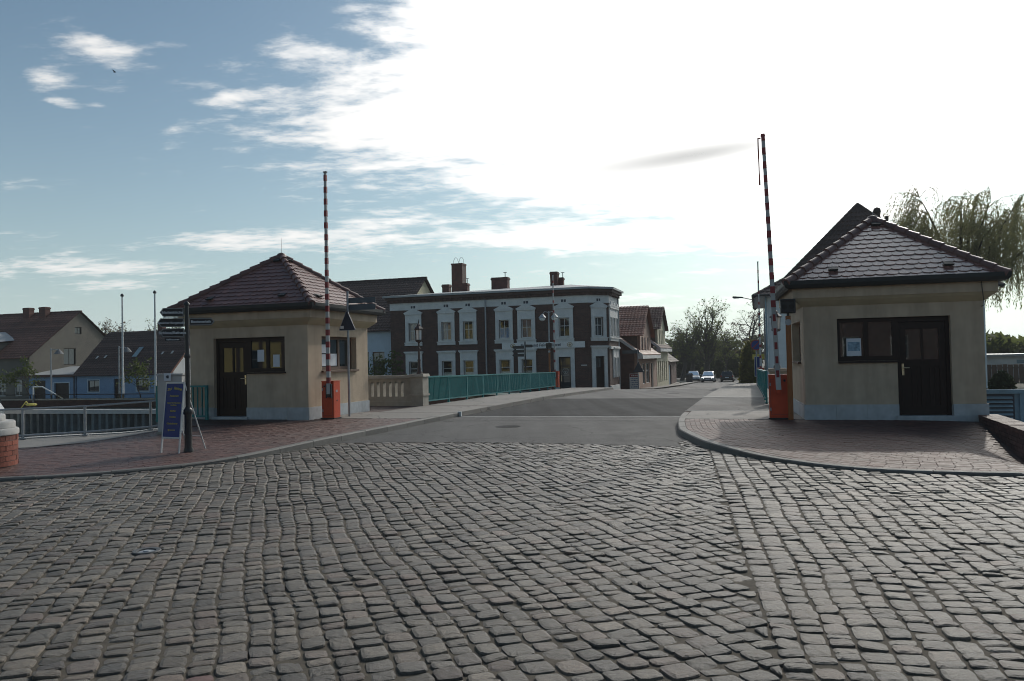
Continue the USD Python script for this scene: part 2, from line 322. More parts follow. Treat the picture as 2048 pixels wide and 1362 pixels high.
DARKBRICK = mat('dark_brick', (.085, .042, .035), .7, .2, 20., .4, 120., tone=.35)
RUST = mat('sheet_pile', (.13, .155, .16), .75, .3, 1.4, .3, 30., alt=(.05, .05, .042))
BSTEEL = mat('blue_steel', (.20, .29, .34), .6, .2, 2., .1, 30., alt=(.15, .2, .22))
WATER = mat('canal_water', (.012, .017, .016), .06, .1, 1., .35, 2.2)
EARTH = mat('earth', (.11, .10, .075), .95, .2, .5, .4, 30., alt=(.07, .085, .035))
GRASS = mat('grass_green', (.06, .10, .025), .9, .3, 3., .6, 60.)
QUAY = mat('quay_paving', (.20, .19, .175), .8, .15, 1.5, .3, 60.)
RENDER_BROWN = mat('brown_render', (.135, .122, .10), .9, .15, 1.2, .4, 60., alt=(.09, .083, .073))
RENDER_BLUE = mat('blue_render', (.16, .25, .38), .85, .08, 2., .2, 60.)
RENDER_PALEBLUE = mat('pale_blue_render', (.40, .47, .53), .85, .08, 2., .2, 60.)
RENDER_CREAM = mat('cream_render', (.42, .39, .27), .85, .1, 2., .2, 60.)
RENDER_TAN = mat('tan_render', (.40, .30, .17), .85, .1, 2., .2, 60.)
RENDER_ROSE = mat('rose_render', (.27, .17, .125), .85, .1, 2., .2, 60.)
RENDER_YEL = mat('yellow_render', (.60, .46, .16), .85, .08, 2., .2, 60.)
ROOFSHEET = mat('roof_sheet', (.30, .31, .31), .55, .12, 1.4, .1)
BARK = mat('bark', (.055, .045, .036), .9, .25, 9., .6, 40.)
STRAND = mat('willow_twig', (.24, .21, .10), .8, .2, 9.); BARKG = mat('grey_bark', (.085, .075, .065), .9, .25, 9., .6, 40.)
LEAF = mat_leaf('spring_leaf', (.16, .19, .055), trans=.6); LEAF2 = mat_leaf('fresh_leaf', (.10, .13, .03)); LEAF3 = mat_leaf('dark_leaf', (.072, .088, .034), trans=.4)
WILLOWL = mat_leaf('willow_leaf', (.34, .33, .15), trans=.6); BUD = mat_leaf('bud_brown', (.20, .15, .10), trans=.45); GOLDL = mat_leaf('golden_leaf', (.20, .19, .03))
RUBBER = mat('rubber', (.015, .015, .016), .8); CARSILVER = mat('silver_car', (.40, .41, .42), .25, .04, 3., metal=.7, coat=.6)
CARWHITE = mat('white_car', (.55, .56, .56), .25, .04, 3., coat=.7); CARDARK = mat('dark_car', (.012, .014, .018), .22, .04, 3., coat=.8)
LAMPLIT = usdkit.material(stage, '/World/Looks/headlight_lit', {'e': ('emission', {'color': (1., .97, .9), 'strength': 6.})}, [], surface='e.emission')
TAIL = mat('tail_red', (.35, .01, .01), .3); MILK = mat('milk_glass', (.75, .75, .72), .4, .04)
BAKBRICK = mat_brick('bakery_brick', (.078, .040, .032), (.115, .056, .043), (.085, .07, .06), math.radians(-17.5), w=.25, h=.078)
BAKBRICK2 = mat_brick('bakery_brick_side', (.078, .040, .032), (.115, .056, .043), (.07, .06, .055), math.radians(72.5), w=.25, h=.078)
CHIM = mat_brick('chimney_brick', (.10, .036, .026), (.15, .05, .035), (.10, .085, .075), math.radians(-17.5), w=.24, h=.075)
HOUSEBRICK = mat_brick('house_brick', (.10, .045, .035), (.14, .06, .045), (.11, .09, .08), math.radians(-17.5), w=.25, h=.078)

# ------------------------------------------------------------------ bridge frame: s along the bridge (away), t to the right
AX = math.radians(17.5); U = np.array([math.sin(AX), math.cos(AX)]); V = np.array([math.cos(AX), -math.sin(AX)]); O = np.array([1.43, 21.07]); RZ = -AX
def W(s, t): return O + s*U + t*V
def ST(x, y): d = np.array([x, y])-O; return float(d@U), float(d@V)
SZ = np.array([(-9999, 0), (0, 0), (10, -.06), (25, -.35), (31, -.70), (36, -.95), (60, -1.6), (85, -2.15), (120, -2.4), (9999, -2.4)])
def rz_(s): return float(np.interp(s, SZ[:, 0], SZ[:, 1]))
def strip(mb, poly_st, dz, step=1.5):
    """a sheet in (s,t) coordinates that follows the road's profile"""
    g = []
    s0, t0, s1, t1 = poly_st.bounds
    for k in np.arange(math.floor(s0/step)*step, s1, step):
        c = poly_st.intersection(sbox(k, t0-1, k+step, t1+1))
        for p in getattr(c, 'geoms', [c]):
            if p.geom_type != 'Polygon' or p.area < 1e-5: continue
            v, f = trimesh.creation.triangulate_polygon(p, engine='earcut')
            mb.add([(*W(a, b), rz_(a)+dz) for a, b in v], f)
    return mb
def smooth01(x): x = np.clip(x, 0, 1); return x*x*(3-2*x)

# ------------------------------------------------------------------ ground
def spline(pts, step=.12):
    from scipy.interpolate import CubicSpline, PchipInterpolator
    p = np.array(pts, float); d = np.r_[0, np.cumsum(np.hypot(*np.diff(p, axis=0).T))]
    q = np.linspace(0, d[-1], int(d[-1]/step)+2)
    return np.stack([PchipInterpolator(d, p[:, 0])(q), PchipInterpolator(d, p[:, 1])(q)], 1)
KL = spline([(-25, 10.7), (-12, 10.95), (-9.5, 11.05), (-7.46, 11.3), (-6.06, 11.78), (-4.9, 12.75), (-4.05, 14.4), (-3.45, 16.1), (-2.45, 19.1), tuple(W(0, -3.11))])
KR = spline([tuple(W(0, 3.11)), (3.95, 18.6), (3.56, 16.9), (3.3, 15.3), (3.27, 13.8), (3.55, 12.3), (4.1, 11.15), (4.88, 10.35), (6.36, 9.76), (8, 9.45), (14, 9.0), (30, 8.6)])
WALL_A, WALL_B = np.array([9.95, 16.75]), np.array([7.75, 11.5])
QUAYL = [(-9.3, 22.5), (-10.6, 22.3), (-12, 22.0), (-13.3, 21.3), (-15.5, 19.7), (-25, 13)]
pave_l = Polygon(np.vstack([KL, [W(3.2, -3.11), W(3.2, -5.4), W(3.2, -10.2), W(-.5, -10.25)], QUAYL]))
pave_r = Polygon(np.vstack([KR[KR[:, 0] < 8.4], [(8.8, 9.4), (9.0, 11.2), WALL_B, WALL_A, W(-2.05, 9.75), W(3.2, 9.75), W(3.2, 3.11)]])).buffer(0)
def ztop(x, y):
    """the kerb is dropped towards the ends of the picture and rises to its full height at the bridge"""
    return .035+.085*np.where(np.asarray(x) < 0, smooth01((y-11.8)/3.8), smooth01((y-10.4)/3.6))
def zpave(x, y):
    dl = .42*smooth01((-7.3-x)/4.2)*smooth01((y-12.6)/7)
    dr = .36*np.clip((16.6-y)/4.6, 0, 1)*smooth01((x-6.6)/1.9)
    return ztop(x, y)-dl-dr
def in_view(x, y, m=.06):
    """whether a point on the ground lies in the part of the street that the photograph shows, with a margin"""
    return y > 3.0 and abs(x)/max(y, .1) < .665+m

road = struct('cobbled_street')
bed_poly = Polygon([(-40, -30), (40, -30), (40, 12), (5, 14.5), (4.2, 15.2), (-4.4, 16.6), (-8, 12.5), (-40, 12.2)]).difference(pave_l.buffer(-.08)).difference(pave_r.buffer(-.08)).difference(Polygon([(7, 10.2), (40, 9.2), (40, 30), (7, 30)]))
asph_poly = Polygon(np.vstack([KL[KL[:, 1] > 15.5][::1], KR[KR[:, 1] > 14.6], [(3.0, 14.35), (2.93, 13.62), (1.6, 14.3), (.11, 14.92), (-1.5, 15.32), (-2.6, 15.46)]])).buffer(0)
mb = MB()
for p in [bed_poly.intersection(sbox(a, b, a+8, b+7)) for a in range(-40, 40, 8) for b in range(-30, 21, 7)]:
    if p.geom_type == 'Polygon' and p.area > 1e-4:
        v, f = trimesh.creation.triangulate_polygon(p, engine='earcut'); mb.add(np.c_[v, np.full(len(v), -.0105)], f)
part(road, 'joint_bed', mb, JOINT)

def stone_mesh(mb, quad, z, rings, tone, tilt):
    """one worn granite sett: a rounded outline with a domed top"""
    q = np.array(quad); c = q.mean(0)
    for cut in (.15, .25):
        n = len(q); nx = np.roll(q, -1, 0); q = np.stack([q*(1-cut)+nx*cut, q*cut+nx*(1-cut)], 1).reshape(-1, 2)
        if len(q) >= 16 or rings < 3: break
    n = len(q); d = q-c
    d = d*(1+rng.uniform(-.045, .045, (n, 1)))
    lev = [(1.0, -.045), (.99, -.012), (.945, -.003), (.70, .002)] if rings == 3 else [(1.0, -.03), (.98, -.008), (.86, .001)]
    v = []; f = []
    for k, (sc, dz) in enumerate(lev):
        xy = c+d*sc; zz = z+dz+((xy-c)@tilt if k else 0) + (rng.uniform(-.0022, .0022, n) if k > 1 else 0)
        v.append(np.c_[xy, np.broadcast_to(zz, n)])
    v = np.vstack(v+[np.array([[*c, z+.003]])]); m = len(lev); i = np.arange(n); j = (i+1) % n
    for k in range(m-1):
        f.append(np.stack([k*n+i, k*n+j, (k+1)*n+j], 1)); f.append(np.stack([k*n+i, (k+1)*n+j, (k+1)*n+i], 1))
    f.append(np.stack([(m-1)*n+i, (m-1)*n+j, np.full(n, m*n)], 1))
    mb.add(v, np.vstack(f), tone)

GUT = np.array([(3.36, 13.9), (3.27, 13.3), (2.74, 10.4), (1.94, 6.78), (1.31, 3.9), (.7, 1.0)])
gut_x = lambda y: float(np.interp(y, GUT[::-1, 1], GUT[::-1, 0]))
kerb_clear = pave_l.union(pave_r).union(asph_poly).buffer(.012)
shapely.prepare(kerb_clear)
def stones():
    out = []
    def field(az, side):
        A = np.array([math.sin(az), math.cos(az)]); B = np.array([math.cos(az), -math.sin(az)])
        base = np.array([gut_x(6.0), 6.0])
        wid, b = [], (-7. if side < 0 else 0.)
        while b < 22:
            w = R.uniform(.138, .175); wid.append((b, w)); b += w
        for b0, w in wid:
            a = -9+R.uniform(0, .2); ph = R.uniform(0, .4)
            while a < 17:
                ln = R.choice([R.uniform(.085, .12), R.uniform(.12, .17), R.uniform(.15, .215)])
                sgn = -1 if side < 0 else 1
                def pt(aa, bb):
                    wob = .05*math.sin(.5*aa+.25*bb) + .016*math.sin(1.9*aa+1.3*bb+.7) + .01*math.sin(5*aa+bb*3) + (.002*bb*aa if side < 0 else .004*bb*aa)
                    bb2 = bb+(wob if bb > .5 or side < 0 else wob*bb/.5)
                    return base + aa*A + sgn*bb2*B
                c = pt(a+ln/2, b0+w/2)
                if in_view(*c, .09) and c[1] < 16.4 and (c[0] < gut_x(c[1])+.10 if side < 0 else c[0] > gut_x(c[1])-.04):
                    g = R.uniform(.003, .008)
                    sk = R.uniform(-.012, .012)
                    j = lambda: R.uniform(-.008, .008)
                    q = [pt(a+g+j(), b0+g+j()), pt(a+g+j()+sk, b0+w-g+j()), pt(a+ln-g+j()+sk, b0+w-g+j()), pt(a+ln-g+j(), b0+g+j())]
                    out.append((q, side))
                a += ln
    field(math.radians(-18), -1); field(math.radians(12), 1)
    return out
allst = []
for q, fside in stones():
    p = Polygon(q)
    if not p.is_valid or p.area < .004: continue
    c = p.centroid
    if shapely.intersects(kerb_clear, p):
        pd = p.difference(kerb_clear)
        if pd.geom_type != 'Polygon' or pd.area < .006: continue
        pd = pd.buffer(-.004).simplify(.01)
        if pd.geom_type != 'Polygon' or pd.is_empty: continue
        q = list(pd.exterior.coords)[:-1]
    allst.append((c.y+.15*abs(c.x), c, q, fside))
mh = Point(-3.24, 6.85).buffer(.128)
# leave out stones of the two fields that overlap at the gutter line
tree = shapely.STRtree([Polygon(x[2]).buffer(-.012) for x in allst]); drop = set(); cut = []
geoms = tree.geometries
for i, j in zip(*tree.query(geoms, predicate='intersects')):
    if i < j and i not in drop and j not in drop: cut.append((i, j))
for i, j in cut:                                                       # a stone of the left field gives way to the straight rows
    a, b = (i, j) if allst[i][3] < 0 else (j, i)
    if a in drop or b in drop: continue
    p = Polygon(allst[a][2]).difference(Polygon(allst[b][2]).buffer(.012)).buffer(-.003)
    if p.geom_type != 'Polygon' or p.area < .004: drop.add(a)
    else: q = list(p.simplify(.012).exterior.coords)[:-1]; allst[a] = (allst[a][0], p.centroid, q, allst[a][3])
allst = [x for k, x in enumerate(allst) if k not in drop]
for k, x in enumerate(allst):                                          # stones cut to fit round the valve cover
    if Polygon(x[2]).intersects(mh):
        p = Polygon(x[2]).difference(mh); p = max(p.geoms, key=lambda g: g.area) if hasattr(p, 'geoms') else p
        allst[k] = (x[0], x[1], list(p.simplify(.008).exterior.coords)[:-1] if p.area > .003 else None, x[3])
allst = [x for x in allst if x[2] is not None]
allst.sort(key=lambda x: x[0])
rest = MB(); kred = 0
for k, (d, c, q, _) in enumerate(allst):
    tone = float(np.clip(rng.normal(.5, .25), 0, 1)); z = float(np.clip(rng.normal(0, .0045), -.006, .012)); tilt = rng.normal(0, .042, 2)
    if k < 300:
        m1 = MB(); stone_mesh(m1, q, z, 3, tone, tilt)
        red = k in (41, 118, 203, 260)
        part(road, 'cobblestone', m1, COBRED if red else COBBLE, label='reddish granite cobblestone' if red else None, smooth=38, tone=False) if red else part(road, 'cobblestone', m1, COBBLE, tone=True)
    else: stone_mesh(rest, q, z, 3 if d < 9 else 2, tone, tilt)
part(road, 'cobblestones', rest, COBBLE, tone=True, kind='stuff')

# asphalt, joint, bridge roadway
mb = MB(); v, f = trimesh.creation.triangulate_polygon(asph_poly, engine='earcut'); mb.add(np.c_[v, np.full(len(v), .001)], f)
ap = struct('asphalt_road'); part(ap, 'approach', mb, ASPH)
part(ap, 'bridge_roadway', strip(MB(), sbox(.05, -3.11, 10, 3.11), 0.), ASPHD)
part(ap, 'worn_roadway', strip(MB(), sbox(10, -3.11, 24.6, 3.11), 0.), ASPHL)
curve = [(96, 3.0), (104, 1.0), (112, -5), (118, -14), (122, -30), (117, -31), (112.5, -15), (106, -8), (98, -3.5), (92, -2.7)]
street = Polygon([(24.6, -60), (24.6, 5.2), (27, 4.2), (30, 3.0), (60, 2.6), (88, 2.6)]+curve+[(60, -2.7), (42, -2.7), (37, -3.4), (34.5, -5.0), (30.2, -8.), (29.8, -60)])
part(ap, 'street', strip(MB(), street, .0), ASPHL)
mb = MB()
strip(mb, sbox(-.02, -3.12, .06, 3.12), .006); part(ap, 'expansion_joint', mb, WHITE)
part(ap, 'expansion_joint', strip(MB(), sbox(24.5, -3.1, 24.6, 3.1), .006), WHITE)
# thin line where the older surface begins on the approach
mb = MB(); strip(mb, sbox(-1.3, -3.0, -1.27, 3.0), .003); part(ap, 'seam', mb, ASPHD)
for (s0, t0) in ((-3.0, -.7), (16., 1.2), (20.5, -.4)):
    m = MB(); c = W(s0, t0); m.lathe([(0.30, rz_(s0)+.002), (.30, rz_(s0)+.006), (0.0, rz_(s0)+.006)], c, 20); part(ap, 'patch', m, ASPHD)

# kerbs, stone by stone
def kerb(name, line, width, top, seg, side, z0=-.05):
    k = struct(name); L = np.r_[0, np.cumsum(np.hypot(*np.diff(line, axis=0).T))]
    def at(l):
        p = np.array([np.interp(l, L, line[:, 0]), np.interp(l, L, line[:, 1])]); q = np.array([np.interp(min(l+.05, L[-1]), L, line[:, 0]), np.interp(min(l+.05, L[-1]), L, line[:, 1])]); r = np.array([np.interp(max(l-.05, 0), L, line[:, 0]), np.interp(max(l-.05, 0), L, line[:, 1])])
        d = (q-r)/np.linalg.norm(q-r); return p, np.array([-d[1], d[0]])*side
    for l in np.arange(0, L[-1]-.1, seg):
        l1 = min(l+seg-.008, L[-1]); m = MB(); n = 5; vs = []
        if in_view(*at((l+l1)/2)[0], .5) is False: continue
        dz = rng.normal(0, .003)
        for q in np.linspace(l, l1, n):
            p, nn = at(q); z = top(*p)+dz
            for o, zz in ((0, z0), (0, z-.02), (.018, z), (width, z), (width, z0)): vs.append((*(p+nn*o), zz))
        f = []
        for a in range(n-1):
            for b in range(4): f.append([a*5+b, a*5+b+1, (a+1)*5+b+1, (a+1)*5+b])
        m.add(vs, f, rng.uniform(0, 1)); m.add(vs[:5], [[0, 1, 2], [0, 2, 3], [0, 3, 4]], .5); m.add(vs[-5:], [[0, 1, 2], [0, 2, 3], [0, 3, 4]], .5)
        part(k, 'kerb_stone', m, KERB, tone=True)
    return k
kerb('left_kerb', KL[KL[:, 0] > -14], .15, lambda x, y: float(ztop(x, y))+.004, 1.0, 1)
kerb('right_kerb', KR[KR[:, 0] < 9.5], .15, lambda x, y: float(ztop(x, y))+.004, 1.0, 1)

# brick pavements
def pavement(name, poly, line, side, rows, inner_dir, keep, pale):
    st = struct(name); bricks = []; low = set()
    mb = MB(); x0, y0, x1, y1 = poly.bounds
    shapely.prepare(poly)
    for a in np.arange(math.floor(x0), x1, .35):
        for b in np.arange(math.floor(y0), y1, .35):
            if not in_view(a+.17, b+.17, .25) or not poly.intersects(sbox(a, b, a+.35, b+.35)): continue
            c = poly.intersection(sbox(a, b, a+.35, b+.35))
            for p in getattr(c, 'geoms', [c]):
                if p.geom_type == 'Polygon' and p.area > 1e-4:
                    v, f = trimesh.creation.triangulate_polygon(p, engine='earcut'); mb.add(np.c_[v, zpave(v[:, 0], v[:, 1])-.013], f)
    part(st, 'brick_bed', mb, MORTAR)
    L = LineString(line); band = L.buffer(.155+rows*.107)
    for k in range(rows):
        off = L.offset_curve(side*(.16+.107*k+.05))
        off = max(off.geoms, key=lambda g: g.length) if hasattr(off, 'geoms') else off
        l = R.uniform(0, .2)
        while l < off.length-.2:
            p, q = off.interpolate(l), off.interpolate(l+.206); d = np.array([q.x-p.x, q.y-p.y]); ln = np.linalg.norm(d); l += .21
            if ln < .12: continue
            d /= ln; n = np.array([-d[1], d[0]]); P0 = np.array([p.x, p.y])
            bricks.append((P0-n*.0515, P0+d*ln-n*.0515, P0+d*ln+n*.0515, P0+n*.0515))
    inner = poly.difference(band.buffer(-.16)).intersection(keep)
    A = np.array(inner_dir)/np.hypot(*inner_dir); B = np.array([-A[1], A[0]]); c0 = np.array(inner.centroid.coords[0]); n = 0
    shapely.prepare(inner)
    for kb in np.arange(-14, 14, .107):
        sh = .105 if n % 2 else 0.; n += 1
        for ka in np.arange(-16, 16, .21):
            p = c0+A*(ka+sh)+B*kb
            if not in_view(*p, .08): continue
            q = (p, p+A*.206, p+A*.206+B*.103, p+B*.103)
            if all(inner.contains(Point(*w)) for w in q): bricks.append(q); low.add(id(q))
    kp = []
    for q in bricks:
        c = sum(q)/4
        if in_view(*c, .08) and keep.contains(Point(*c)) and poly.contains(Point(*c)): kp.append((np.hypot(*c), q, id(q) in low))
    kp.sort(key=lambda x: x[0]); rest = MB()
    for k, (d, q, lo) in enumerate(kp):
        q = np.array(q); c = q.mean(0); qi = c+(q-c)*(1-np.array([.004]) / .1)
        z = zpave(q[:, 0], q[:, 1])+rng.normal(0, .0014)-(.005 if lo else 0)
        v = np.r_[np.c_[q, z-.016], np.c_[q, z-.003], np.c_[qi, z]]
        f = [[0, 1, 5, 4], [1, 2, 6, 5], [2, 3, 7, 6], [3, 0, 4, 7], [4, 5, 9, 8], [5, 6, 10, 9], [6, 7, 11, 10], [7, 4, 8, 11], [8, 9, 10, 11]]
        m = MB() if k < 300 else rest; m.add(v, f, float(np.clip(rng.normal(.5, .25), 0, 1)))
        if k < 300: part(st, 'brick', m, pale, tone=True)
    part(st, 'bricks', rest, pale, tone=True, kind='stuff')
    return st
kioskL = Polygon([W(-2.7, -6.25), W(-2.7, -10.2), W(.8, -10.2), W(.8, -6.25)]); kioskR = Polygon([W(-2.1, 5.9), W(-2.1, 9.8), W(1.4, 9.8), W(1.4, 5.9)])
pavement('left_brick_pavement', pave_l.difference(kioskL), KL[KL[:, 0] > -14], 1, 13, V, Polygon([W(-2.25, 0), W(-2.25, -40), W(-40, -40), W(-40, 0)]).difference(Polygon(QUAYL+[(-25, 11.5), (-12.5, 18.3), (-9.3, 20.8)])), PBRICK)
pavement('right_brick_pavement', pave_r.difference(kioskR), KR[KR[:, 0] < 9], 1, 13, (.8, -.6), Polygon([W(-2.1, 0), W(-2.1, 40), W(-40, 40), W(-40, 0)]), PBRICK2)
# slabs of the bridge's sidewalks and of the quay in front of the railing
sw = struct('bridge_sidewalk')
def slabs(parent, s0, s1, t0, t1, mat_, n, dz=.12, th=.16):
    for k in range(n):
        a, b = s0+(s1-s0)*k/n, s0+(s1-s0)*(k+1)/n-.012
        m = MB(); c = [W(a, t0), W(a, t1), W(b, t1), W(b, t0)]; zs = [rz_(a), rz_(a), rz_(b), rz_(b)]
        m.hexa([(*p, z+dz-th) for p, z in zip(c, zs)]+[(*p, z+dz) for p, z in zip(c, zs)]); part(parent, 'slab', m, mat_)
slabs(sw, -2.2, 0, -6.25, -3.27, WALK, 1, .122); slabs(sw, 0, 24.6, -5.6, -3.11, WALK, 9, .125, .3); slabs(sw, -2.05, 0.55, 3.27, 5.95, WALK, 1, .122); slabs(sw, .58, 8., 3.11, 5.4, ASPHL, 1, .125, .3); slabs(sw, 8.05, 24.6, 3.11, 5.4, WALK, 5, .125, .3)
for s in (.56, 8.02): part(sw, 'joint_strip', strip(MB(), sbox(s-.03, 3.1, s+.03, 5.4), .133), WHITE)
m = MB(); c = W(0, -3.1); m.box(-.06, .06, -.03, .03, -.1, .14); pm, fm = m.mesh(); pm = pm@np.array([[math.cos(RZ), math.sin(RZ), 0], [-math.sin(RZ), math.cos(RZ), 0], [0, 0, 1]])+[*c, 0]; part(sw, 'nosing', MB().add(pm, fm), WHITE)
qp = Polygon(QUAYL+[(-25, 11.5), (-12.5, 18.3), (-9.3, 20.8)]); mb = MB()
for a in np.arange(-26, -8, .8):
    for b in np.arange(11, 24, .8):
        p = qp.intersection(sbox(a, b, a+.8, b+.8))
        if p.geom_type == 'Polygon' and p.area > 1e-4:
            v, f = trimesh.creation.triangulate_polygon(p, engine='earcut'); mb.add(np.c_[v, zpave(v[:, 0], v[:, 1])-.002], f)
quay = struct('quay_walkway'); part(quay, 'paving', mb, QUAY)
# edge beam of the near quay and its wall down to the water
m = MB(); ql = spline(QUAYL, .5)
for a, b in zip(ql[:-1], ql[1:]):
    d = (b-a)/np.linalg.norm(b-a); n = np.array([d[1], -d[0]])
    za, zb = zpave(*a), zpave(*b)
    m.hexa([(*a, -4), (*b, -4), (*(b+n*.28), -4), (*(a+n*.28), -4), (*a, za+.03), (*b, zb+.03), (*(b+n*.28), zb+.03), (*(a+n*.28), za+.03)])
part(quay, 'quay_edge', m, PALECONC)
# bridge body and abutments
br = struct('bridge_deck')
m = MB()
for k in range(12):
    a, b = .0+k*2.05, .0+(k+1)*2.05; c = [W(a, -5.6), W(a, 5.4), W(b, 5.4), W(b, -5.6)]
    m.hexa([(*p, rz_(q)-.75) for p, q in zip(c, (a, a, b, b))]+[(*p, rz_(q)-.19) for p, q in zip(c, (a, a, b, b))])
part(br, 'girder', m, STEEL)
m = MB(); m.prism(Polygon([W(-3, -10.2), W(-3, 9.8), W(3.1, 9.8), W(3.1, -10.2)]), -4.2, -.05); part(br, 'abutment', m, CONC)
m = MB(); m.prism(Polygon([W(24.4, -12), W(24.4, 12), W(27, 12), W(27, -12)]), -4.2, -.72); part(br, 'abutment', m, CONC)
# terrain: one sheet behind the far quay to the horizon, one on the near side
def zter(s, t):
    base = rz_(s)-.06 - (.05 if s < 30 else 0); w = smooth01((-t-12)/16); b2 = base+(min(base, -1.4)-base)*w
    w = smooth01((t-9)/5)*(1-smooth01((s-60)/40)); return b2+(-.62-b2)*w
ss = np.r_[22.8, np.arange(24, 130, 3.), 150, 200, 300, 600, 1500, 4000]; tt = np.r_[-4000, -1500, -600, -300, -150, np.arange(-90, 91, 3.), 150, 300, 600, 1500, 4000]
v = [(*W(s, t), zter(s, t)) for s in ss for t in tt]; nt = len(tt)
f = [[i*nt+j, i*nt+j+1, (i+1)*nt+j+1, (i+1)*nt+j] for i in range(len(ss)-1) for j in range(nt-1)]
solo('ground', MB().add(v, f), EARTH, None, None, kind='structure')
near = Polygon([W(-2.9, -4000), W(-4000, -4000), W(-4000, 4000), W(-2.9, 4000), W(-2.9, 9.9), W(3, 9.9), W(3, -10.1), W(-2.9, -10.1)])
near = near.difference(bed_poly).difference(Polygon([(-40, 12.4), (-4, 12.4), (-4, 40), (-40, 40)])).difference(Polygon([(5, 9.2), (40, 9.2), (40, 30), (5, 30)]))
m = MB()
for p in getattr(near, 'geoms', [near]):
    v, f = trimesh.creation.triangulate_polygon(p, engine='earcut'); m.add(np.c_[v, np.full(len(v), -.05)], f)
solo('near_ground', m, EARTH, None, None, kind='structure')
m = MB(); m.add([(*W(-30, -900), -3.0), (*W(-30, 900), -3.0), (*W(24, 900), -3.0), (*W(24, -900), -3.0)], [[0, 1, 2, 3]]); solo('canal_water', m, WATER, None, None, kind='structure')
m = MB(); m.prism(Polygon([(8.0, 9.3), (30, 8.6), (30, 22), (10.3, 17)]), -4, -.75); solo('lower_quay', m, QUAY, None, None, kind='structure')

# ------------------------------------------------------------------ building helpers
def window(parent, fr, a0, a1, z0, z1, o, fmat, glass=GLASS, cols=2, rows=(1.0,), fw_=.06, depth=.05, name='window', label=None, back=None, bar=.035, backd=.03):
    """a window frame with its panes as sub-parts; rows: heights of the rows of panes, from the top, as shares"""
    fm = MB()
    fm.fbox(fr, a0, a1, z0, z0+fw_, o-depth, o); fm.fbox(fr, a0, a1, z1-fw_, z1, o-depth, o)
    fm.fbox(fr, a0, a0+fw_, z0+fw_, z1-fw_, o-depth, o); fm.fbox(fr, a1-fw_, a1, z0+fw_, z1-fw_, o-depth, o)
    ia, ib, iz0, iz1 = a0+fw_, a1-fw_, z0+fw_, z1-fw_; w = (ib-ia)/cols; ztop = iz1; panes = []
    for k in range(1, cols): fm.fbox(fr, ia+w*k-bar/2, ia+w*k+bar/2, iz0, iz1, o-depth*.9, o-.004)
    tot = sum(rows)
    for ri, h in enumerate(rows):
        zb = ztop-(iz1-iz0)*h/tot
        if ri < len(rows)-1: fm.fbox(fr, ia, ib, zb-bar/2, zb+bar/2, o-depth*.9, o-.002)
        for k in range(cols): panes.append((ia+w*k, ia+w*(k+1), zb, ztop))
        ztop = zb
    wp = part(parent, name, fm, fmat, label=label)
    for (pa, pb, pz0, pz1) in panes:
        part(wp, 'pane', MB().fbox(fr, pa+.005, pb-.005, pz0+.005, pz1-.005, o-depth*.62, o-depth*.5), glass)
    if back is not None:
        mt, za = back
        part(wp, 'curtain', MB().fbox(fr, ia, ib, iz0, iz0+(iz1-iz0)*za, o-depth-backd-.01, o-depth-backd), mt)
    return wp
def wallpoly(a0, a1, z0, z1, holes=()):
    p = sbox(a0, z0, a1, z1)
    for h in holes: p = p.difference(h if isinstance(h, Polygon) else sbox(*h))
    return p

